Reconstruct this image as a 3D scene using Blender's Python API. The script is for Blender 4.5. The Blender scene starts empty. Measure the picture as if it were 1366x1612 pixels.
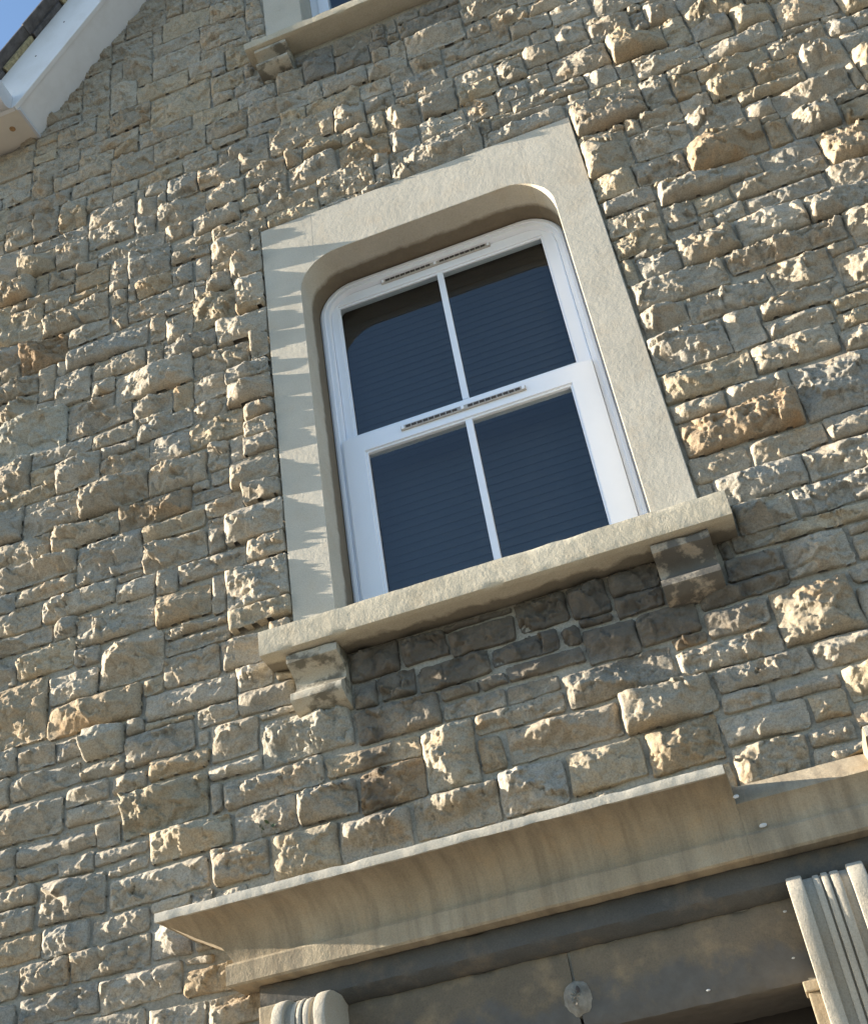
import bpy, bmesh, math, random
import numpy as np
from mathutils import Matrix, Vector

# ------------------------------------------------------------------ camera, sky, sun, exposure
S = bpy.context.scene
C = S.collection
ZC = 1.6                      # the eye is 1.6 m above the pavement; all heights below are above the eye
cam_d = bpy.data.cameras.new('camera'); cam = bpy.data.objects.new('camera', cam_d); C.objects.link(cam); S.camera = cam
right = Vector((0.93690518, 0.32024545, -0.14018391)); down = Vector((-0.29783895, 0.52128354, -0.7997221)); fwd = Vector((-0.1830318, 0.79101601, 0.58377482))
m = Matrix.Identity(4)
for i in range(3):
    m[i][0] = right[i]; m[i][1] = -down[i]; m[i][2] = -fwd[i]
m[0][3], m[1][3], m[2][3] = 0.0, -3.311, ZC
cam.matrix_world = m
cam_d.sensor_fit = 'HORIZONTAL'; cam_d.sensor_width = 36.0; cam_d.lens = 36.0 * 1885.86 / 1366.0
cam_d.clip_start = 0.05; cam_d.clip_end = 2000

SUN_TO = Vector((-9.3, -1.0, 2.55)).normalized()        # towards the sun: low, from the left, grazing the wall
SUN_EL = math.asin(SUN_TO.z)
W = bpy.data.worlds.new('World'); S.world = W; W.use_nodes = True
nt = W.node_tree; nt.nodes.clear()
sky = nt.nodes.new('ShaderNodeTexSky'); sky.sky_type = 'NISHITA'; sky.sun_disc = False
sky.sun_elevation = SUN_EL; sky.sun_rotation = math.atan2(SUN_TO.x, SUN_TO.y)
sky.altitude = 50; sky.air_density = 1.0; sky.dust_density = 0.4; sky.ozone_density = 2.0
bg = nt.nodes.new('ShaderNodeBackground'); bg.inputs["Strength"].default_value = 0.088
wo = nt.nodes.new('ShaderNodeOutputWorld')
nt.links.new(sky.outputs[0], bg.inputs[0]); nt.links.new(bg.outputs[0], wo.inputs[0])
sd = bpy.data.lights.new('sun', 'SUN'); sd.energy = 5.0; sd.angle = math.radians(0.53); sd.color = (1.0, 0.875, 0.72)
sun = bpy.data.objects.new('sun', sd); C.objects.link(sun)
sun.rotation_euler = SUN_TO.to_track_quat('Z', 'Y').to_euler(); sun.location = (-20, -6, 12)
S.view_settings.view_transform = 'Standard'; S.view_settings.look = 'None'; S.view_settings.gamma = 1.0
S.view_settings.exposure = 2.03
S.view_settings.use_curve_mapping = False

# ------------------------------------------------------------------ helpers
rnd = random.Random(7)
def thing(name, label, cat, loc=(0, 0, 0), group=None):
    o = bpy.data.objects.new(name, None); C.objects.link(o); o.empty_display_size = 0.1
    o.location = (loc[0], loc[1], loc[2] + ZC); o['label'] = label; o['category'] = cat
    if group: o['group'] = group
    o['_o'] = 0; del o['_o']
    BASE[o.name] = Vector(loc)
    return o
BASE = {}
def mesh_obj(name, verts, faces, mat, parent=None, smooth=False, kind=None, label=None):
    """verts are in wall coordinates (x right, y into the wall, z above the eye)."""
    me = bpy.data.meshes.new(name)
    b = Vector((0, 0, -ZC)) if parent is None else BASE[parent.name]
    me.from_pydata([(v[0] - b.x, v[1] - b.y, v[2] - b.z) for v in verts], [], faces)
    me.materials.append(mat)
    if smooth: me.polygons.foreach_set('use_smooth', [True] * len(me.polygons))
    me.update()
    o = bpy.data.objects.new(name, me); C.objects.link(o)
    if parent is not None: o.parent = parent; BASE[o.name] = b
    if kind: o['kind'] = kind
    if label: o['label'] = label
    return o
def finish(o, bevel=0.0, seg=2, ang=35, smooth=True, sharp=11.5, nob=None):
    bm = bmesh.new(); bm.from_mesh(o.data)
    bmesh.ops.recalc_face_normals(bm, faces=bm.faces)
    if bevel > 0:
        es = [e for e in bm.edges if len(e.link_faces) == 2 and e.calc_face_angle(0) > math.radians(ang)]
        if nob:     # leave the joint between two blocks unbevelled
            ok = lambda x: any(a < x < b for a, b in zip(nob[::2], nob[1::2]))
            es = [e for e in es if not (ok(e.verts[0].co.x) or ok(e.verts[1].co.x))]
        bmesh.ops.bevel(bm, geom=es, offset=bevel, segments=seg, affect='EDGES', profile=0.6, clamp_overlap=True)
    bm.to_mesh(o.data); bm.free()
    if smooth:
        o.data.polygons.foreach_set('use_smooth', [True] * len(o.data.polygons))
        try: o.data.set_sharp_from_angle(angle=math.radians(sharp))
        except Exception: pass
    o.data.update()
    return o
def box(name, x0, x1, y0, y1, z0, z1, mat, parent=None, bevel=0.0, **k):
    v = [(x, y, z) for x in (x0, x1) for y in (y0, y1) for z in (z0, z1)]
    f = [(0, 1, 3, 2), (4, 6, 7, 5), (0, 4, 5, 1), (2, 3, 7, 6), (0, 2, 6, 4), (1, 5, 7, 3)]
    return finish(mesh_obj(name, v, f, mat, parent, **k), bevel)
def prism_y(name, poly, y0, y1, mat, parent=None, bevel=0.0, nob=None, **k):
    """poly of (x, z) extruded in depth."""
    n = len(poly)
    v = [(x, y0, z) for x, z in poly] + [(x, y1, z) for x, z in poly]
    f = [tuple(range(n)), tuple(range(2 * n - 1, n - 1, -1))] + [(i, (i + 1) % n, n + (i + 1) % n, n + i) for i in range(n)]
    b0 = 0 if parent is None else BASE[parent.name].x
    return finish(mesh_obj(name, v, f, mat, parent, **k), bevel, nob=[q - b0 for q in nob] if nob else None)
def prism_x(name, prof, x0, x1, mat, parent=None, bevel=0.0, sharp=11.5, **k):
    """prof of (y, z) extruded along the wall."""
    n = len(prof)
    v = [(x0, y, z) for y, z in prof] + [(x1, y, z) for y, z in prof]
    f = [tuple(range(n)), tuple(range(2 * n - 1, n - 1, -1))] + [(i, (i + 1) % n, n + (i + 1) % n, n + i) for i in range(n)]
    return finish(mesh_obj(name, v, f, mat, parent, **k), bevel, sharp=sharp)
def round_rect(x0, x1, z0, z1, rt, n=10):
    p = [(x0, z0), (x1, z0)]
    for k in range(n + 1):
        a = math.pi / 2 * k / n; p.append((x1 - rt + rt * math.cos(a), z1 - rt + rt * math.sin(a)))
    for k in range(n + 1):
        a = math.pi / 2 * (1 + k / n); p.append((x0 + rt + rt * math.cos(a), z1 - rt + rt * math.sin(a)))
    return p
def ring(name, outer, inner, y0, y1, mat, parent=None, bevel=0.0, **k):
    n = len(outer)
    v = [(x, y0, z) for x, z in outer] + [(x, y0, z) for x, z in inner] + [(x, y1, z) for x, z in outer] + [(x, y1, z) for x, z in inner]
    f = []
    for i in range(n):
        j = (i + 1) % n
        f += [(i, j, n + j, n + i), (2 * n + j, 2 * n + i, 3 * n + i, 3 * n + j), (j, i, 2 * n + i, 2 * n + j), (n + i, n + j, 3 * n + j, 3 * n + i)]
    return finish(mesh_obj(name, v, f, mat, parent, **k), bevel)

# ------------------------------------------------------------------ materials
def mat_new(name):
    m = bpy.data.materials.new(name); m.use_nodes = True
    nt = m.node_tree; b = nt.nodes['Principled BSDF']; return m, nt, b
class G:
    """tiny node-graph writer"""
    def __init__(s, nt): s.nt = nt; s.L = nt.links
    def n(s, t, **k):
        q = s.nt.nodes.new(t)
        for a, b in k.items(): setattr(q, a, b)
        return q
    def pos(s):
        return s.n('ShaderNodeNewGeometry').outputs['Position']
    def noise(s, scale, detail=4, rough=0.55, vec=None, dist=0.0):
        q = s.n('ShaderNodeTexNoise'); q.inputs['Scale'].default_value = scale; q.inputs['Detail'].default_value = detail
        q.inputs['Roughness'].default_value = rough; q.inputs['Distortion'].default_value = dist
        s.L.new(vec if vec is not None else s.pos(), q.inputs['Vector']); return q.outputs['Fac']
    def ramp(s, fac, stops):
        q = s.n('ShaderNodeValToRGB'); e = q.color_ramp.elements
        while len(e) < len(stops): e.new(0.5)
        for i, (p, c) in enumerate(stops):
            e[i].position = p; e[i].color = (c[0], c[1], c[2], 1) if isinstance(c, tuple) else (c, c, c, 1)
        s.L.new(fac, q.inputs[0]); return q.outputs[0]
    def mix(s, fac, a, b, mode='MIX'):
        q = s.n('ShaderNodeMix', data_type='RGBA', blend_type=mode)
        for sock, v in ((q.inputs[0], fac), (q.inputs[6], a), (q.inputs[7], b)):
            if isinstance(v, (int, float)): sock.default_value = v
            elif isinstance(v, tuple): sock.default_value = (*v, 1)
            else: s.L.new(v, sock)
        return q.outputs[2]
    def math(s, op, a, b=0.0, clamp=False):
        q = s.n('ShaderNodeMath', operation=op, use_clamp=clamp)
        for sock, v in ((q.inputs[0], a), (q.inputs[1], b)):
            if isinstance(v, (int, float)): sock.default_value = v
            else: s.L.new(v, sock)
        return q.outputs[0]
    def sep(s, v=None):
        q = s.n('ShaderNodeSeparateXYZ'); s.L.new(v if v is not None else s.pos(), q.inputs[0]); return q.outputs
    def bump(s, h, strength, dist, normal=None):
        q = s.n('ShaderNodeBump'); q.inputs['Strength'].default_value = strength; q.inputs['Distance'].default_value = dist
        s.L.new(h, q.inputs['Height'])
        if normal is not None: s.L.new(normal, q.inputs['Normal'])
        return q.outputs[0]

def stone_material():
    m, nt, b = mat_new('rubble_stone'); g = G(nt)
    at = g.n('ShaderNodeAttribute', attribute_name='tint').outputs['Color']
    base = g.mix(g.ramp(g.noise(14, 5), [(0.3, 0.0), (0.7, 1.0)]), at, (0.86, 0.88, 0.90), 'MULTIPLY')
    iron = g.ramp(g.noise(5.5, 5, 0.6, dist=0.6), [(0.55, 0.0), (0.74, 0.7)])
    base = g.mix(iron, base, g.mix(1.0, at, (1.06, 0.84, 0.62), 'MULTIPLY'))
    speck = g.ramp(g.noise(170, 3, 0.7), [(0.28, 0.62), (0.6, 1.08)])
    base = g.mix(1.0, base, speck, 'MULTIPLY')
    lich = g.ramp(g.noise(9, 6, 0.65), [(0.60, 0.0), (0.72, 0.25)])
    base = g.mix(lich, base, (0.36, 0.35, 0.28))
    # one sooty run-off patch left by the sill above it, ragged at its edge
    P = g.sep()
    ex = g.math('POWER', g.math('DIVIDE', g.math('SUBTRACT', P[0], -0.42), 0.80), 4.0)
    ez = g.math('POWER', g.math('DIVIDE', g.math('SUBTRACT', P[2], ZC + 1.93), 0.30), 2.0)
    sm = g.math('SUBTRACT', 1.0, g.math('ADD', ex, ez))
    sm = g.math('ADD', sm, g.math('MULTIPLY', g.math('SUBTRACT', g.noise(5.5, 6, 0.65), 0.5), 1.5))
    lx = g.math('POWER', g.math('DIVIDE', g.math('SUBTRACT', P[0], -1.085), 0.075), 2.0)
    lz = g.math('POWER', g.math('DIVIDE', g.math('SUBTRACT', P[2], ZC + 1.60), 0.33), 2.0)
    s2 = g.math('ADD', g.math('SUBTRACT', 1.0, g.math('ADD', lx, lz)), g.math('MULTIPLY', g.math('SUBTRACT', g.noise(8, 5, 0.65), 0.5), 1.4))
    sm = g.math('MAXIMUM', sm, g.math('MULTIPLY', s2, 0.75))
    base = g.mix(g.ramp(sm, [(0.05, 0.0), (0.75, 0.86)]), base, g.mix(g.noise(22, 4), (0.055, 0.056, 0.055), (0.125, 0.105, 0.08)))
    g.L.new(base, b.inputs['Base Color']); b.inputs['Roughness'].default_value = 0.93; b.inputs['Specular IOR Level'].default_value = 0.2
    n1 = g.bump(g.noise(70, 7, 0.72), 0.75, 0.009)
    n2 = g.bump(g.noise(330, 3, 0.6), 0.35, 0.0015, n1)
    g.L.new(n2, b.inputs['Normal'])
    return m
def mortar_material():
    m, nt, b = mat_new('lime_mortar'); g = G(nt)
    c = g.ramp(g.noise(7, 6, 0.6), [(0.3, (0.25, 0.23, 0.19)), (0.55, (0.34, 0.32, 0.265)), (0.8, (0.40, 0.375, 0.31))])
    c = g.mix(1.0, c, g.ramp(g.noise(140, 3, 0.7), [(0.3, 0.7), (0.6, 1.05)]), 'MULTIPLY')
    g.L.new(c, b.inputs['Base Color']); b.inputs['Roughness'].default_value = 0.95; b.inputs['Specular IOR Level'].default_value = 0.15
    g.L.new(g.bump(g.noise(110, 5, 0.7), 0.6, 0.004), b.inputs['Normal'])
    return m
def dressed_material(name, lo, hi, stain=None, stain_col=(0.10, 0.085, 0.06), warm=0.35, bump=0.3, streak=0.0):
    """dressed limestone; stain = list of soot patches, each (axis, from, to) in world metres, broken up by noise."""
    m, nt, b = mat_new(name); g = G(nt)
    c = g.ramp(g.noise(3.2, 6, 0.6), [(0.3, lo), (0.7, hi)])
    c = g.mix(g.ramp(g.noise(11, 5, 0.6), [(0.52, 0.0), (0.78, warm)]), c, (0.42, 0.30, 0.17))
    c = g.mix(g.ramp(g.noise(17, 6, 0.7), [(0.60, 0.0), (0.80, 0.30)]), c, (0.20, 0.195, 0.17))
    c = g.mix(1.0, c, g.ramp(g.noise(230, 3, 0.7), [(0.3, 0.80), (0.6, 1.04)]), 'MULTIPLY')
    if streak:      # rain streaks running down the moulding
        mp = g.n('ShaderNodeMapping'); mp.inputs['Scale'].default_value = (26, 4, 2.2); g.L.new(g.pos(), mp.inputs['Vector'])
        c = g.mix(g.ramp(g.noise(1.0, 5, 0.65, vec=mp.outputs[0]), [(0.42, 0.0), (0.72, streak)]), c, (0.12, 0.10, 0.075))
    if stain:
        P = g.sep()
        tot = None
        for axis, a0, a1, freq, amp in stain:
            s = g.math('DIVIDE', g.math('SUBTRACT', P[axis], a0), a1 - a0)
            s = g.math('ADD', s, g.math('MULTIPLY', g.math('SUBTRACT', g.noise(freq, 5, 0.6), 0.5), amp))
            s = g.ramp(s, [(0.40, 0.0), (0.62, 0.85)])
            tot = s if tot is None else g.math('MULTIPLY', tot, s)
        c = g.mix(tot, c, g.mix(g.noise(30, 4), stain_col, tuple(v * 1.9 for v in stain_col)))
    g.L.new(c, b.inputs['Base Color']); b.inputs['Roughness'].default_value = 0.9; b.inputs['Specular IOR Level'].default_value = 0.2
    n0 = g.bump(g.noise(13, 5, 0.6), bump, 0.006)
    n1 = g.bump(g.noise(45, 6, 0.65), bump * 1.2, 0.004, n0)
    n2 = g.bump(g.noise(260, 3, 0.6), bump * 1.2, 0.0012, n1)
    g.L.new(n2, b.inputs['Normal'])
    return m
def plastic_material(name, col, rough=0.32, dirt=0.25):
    m, nt, b = mat_new(name); g = G(nt)
    d = g.ramp(g.noise(8, 6, 0.65), [(0.45, 0.0), (0.85, dirt)])
    c = g.mix(d, col, (0.42, 0.40, 0.34))
    g.L.new(c, b.inputs['Base Color'])
    g.L.new(g.ramp(g.noise(20, 4), [(0.3, rough), (0.8, rough + 0.2)]), b.inputs['Roughness'])
    g.L.new(g.bump(g.noise(6, 2), 0.05, 0.01), b.inputs['Normal'])
    return m
def plain_material(name, col, rough=0.8, var=0.25, scale=20, metal=0.0, bump=0.2):
    m, nt, b = mat_new(name); g = G(nt)
    c = g.mix(g.ramp(g.noise(scale, 5, 0.6), [(0.3, 0.0), (0.75, 1.0)]), tuple(v * (1 - var) for v in col), tuple(min(1, v * (1 + var)) for v in col))
    g.L.new(c, b.inputs['Base Color']); b.inputs['Roughness'].default_value = rough; b.inputs['Metallic'].default_value = metal
    g.L.new(g.bump(g.noise(scale * 4, 4, 0.6), bump, 0.003), b.inputs['Normal'])
    return m
def glass_material():
    m = bpy.data.materials.new('window_glass'); m.use_nodes = True; nt = m.node_tree; nt.nodes.clear(); g = G(nt)
    fr = g.n('ShaderNodeFresnel'); fr.inputs['IOR'].default_value = 1.82
    wob = g.bump(g.noise(2.5, 2), 0.04, 0.02)
    gl = g.n('ShaderNodeBsdfGlossy'); gl.inputs['Roughness'].default_value = 0.0; g.L.new(wob, gl.inputs['Normal']); g.L.new(wob, fr.inputs['Normal'])
    tr = g.n('ShaderNodeBsdfTransparent'); tr.inputs['Color'].default_value = (0.86, 0.90, 0.91, 1)
    mx = g.n('ShaderNodeMixShader'); o = g.n('ShaderNodeOutputMaterial')
    g.L.new(g.math('MULTIPLY', fr.outputs[0], g.math('SUBTRACT', 1.0, g.n('ShaderNodeNewGeometry').outputs['Backfacing'])), mx.inputs[0]); g.L.new(tr.outputs[0], mx.inputs[1]); g.L.new(gl.outputs[0], mx.inputs[2]); g.L.new(mx.outputs[0], o.inputs[0])
    return m

M_STONE = stone_material(); M_MORTAR = mortar_material()
M_SURR = dressed_material('window_surround_stone', (0.435, 0.405, 0.335), (0.53, 0.497, 0.417), warm=0.12)
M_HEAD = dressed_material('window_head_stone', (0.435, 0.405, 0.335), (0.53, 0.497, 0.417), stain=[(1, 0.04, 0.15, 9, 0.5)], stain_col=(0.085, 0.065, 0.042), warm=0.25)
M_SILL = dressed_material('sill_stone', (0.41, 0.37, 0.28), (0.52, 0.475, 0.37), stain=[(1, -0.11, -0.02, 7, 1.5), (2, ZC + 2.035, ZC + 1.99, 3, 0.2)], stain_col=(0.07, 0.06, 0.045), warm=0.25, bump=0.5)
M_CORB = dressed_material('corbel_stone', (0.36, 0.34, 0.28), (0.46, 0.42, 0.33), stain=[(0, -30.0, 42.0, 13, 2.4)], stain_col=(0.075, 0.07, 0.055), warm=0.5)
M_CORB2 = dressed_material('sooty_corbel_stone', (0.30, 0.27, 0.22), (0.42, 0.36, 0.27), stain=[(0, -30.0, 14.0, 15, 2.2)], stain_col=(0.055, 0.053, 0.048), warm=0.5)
M_HOOD = dressed_material('door_hood_stone', (0.28, 0.232, 0.160), (0.40, 0.338, 0.24), warm=0.45, bump=0.5, streak=0.55)
M_CONS = dressed_material('console_stone', (0.36, 0.33, 0.27), (0.47, 0.43, 0.35), warm=0.35, bump=0.4)
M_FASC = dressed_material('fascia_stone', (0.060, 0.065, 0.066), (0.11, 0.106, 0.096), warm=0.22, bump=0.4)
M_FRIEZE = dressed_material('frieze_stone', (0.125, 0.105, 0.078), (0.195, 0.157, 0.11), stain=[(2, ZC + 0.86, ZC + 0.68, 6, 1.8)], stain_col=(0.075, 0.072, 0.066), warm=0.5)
M_UPVC = plastic_material('white_plastic_frame', (0.80, 0.84, 0.91), 0.3, 0.06)
M_VERGE = plastic_material('white_painted_board', (0.70, 0.71, 0.72), 0.45, 0.35)
M_SOFFIT = plastic_material('cream_soffit_board', (0.62, 0.58, 0.50), 0.55, 0.45)
M_VENT = plain_material('vent_grey', (0.42, 0.40, 0.37), 0.5, 0.2)
M_SLOT = plain_material('vent_slot_dark', (0.05, 0.04, 0.035), 0.7, 0.2)
M_BLIND = plain_material('blind_dark_blue', (0.024, 0.028, 0.035), 0.7, 0.08, 30, bump=0.05)
M_GLASS = glass_material()
M_TILE = plain_material('roof_slate', (0.09, 0.085, 0.085), 0.75, 0.5, 25)
M_LICH = plain_material('verge_mortar_lichen', (0.34, 0.30, 0.18), 0.95, 0.5, 60)
M_GUTTER = plastic_material('grey_gutter', (0.55, 0.56, 0.58), 0.4, 0.3)
M_DARK = plain_material('dark_room', (0.04, 0.035, 0.03), 0.9, 0.2)
M_DOOR = plain_material('brown_door_paint', (0.07, 0.05, 0.035), 0.5, 0.2)
M_GROUND = plain_material('pavement_concrete', (0.27, 0.25, 0.22), 0.9, 0.2, 2)
M_ROAD = plain_material('asphalt', (0.055, 0.055, 0.057), 0.9, 0.25, 15)
M_PATCH = plain_material('plaster_white', (0.24, 0.225, 0.19), 0.9, 0.4, 40, bump=0.8)
M_LEAF = plain_material('weed_leaf', (0.05, 0.075, 0.03), 0.7, 0.3)
M_DROP = plain_material('bird_dropping', (0.55, 0.55, 0.53), 0.8, 0.1)

M_RUST = plain_material('rust_mark', (0.36, 0.22, 0.10), 0.9, 0.3, 90)

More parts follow.
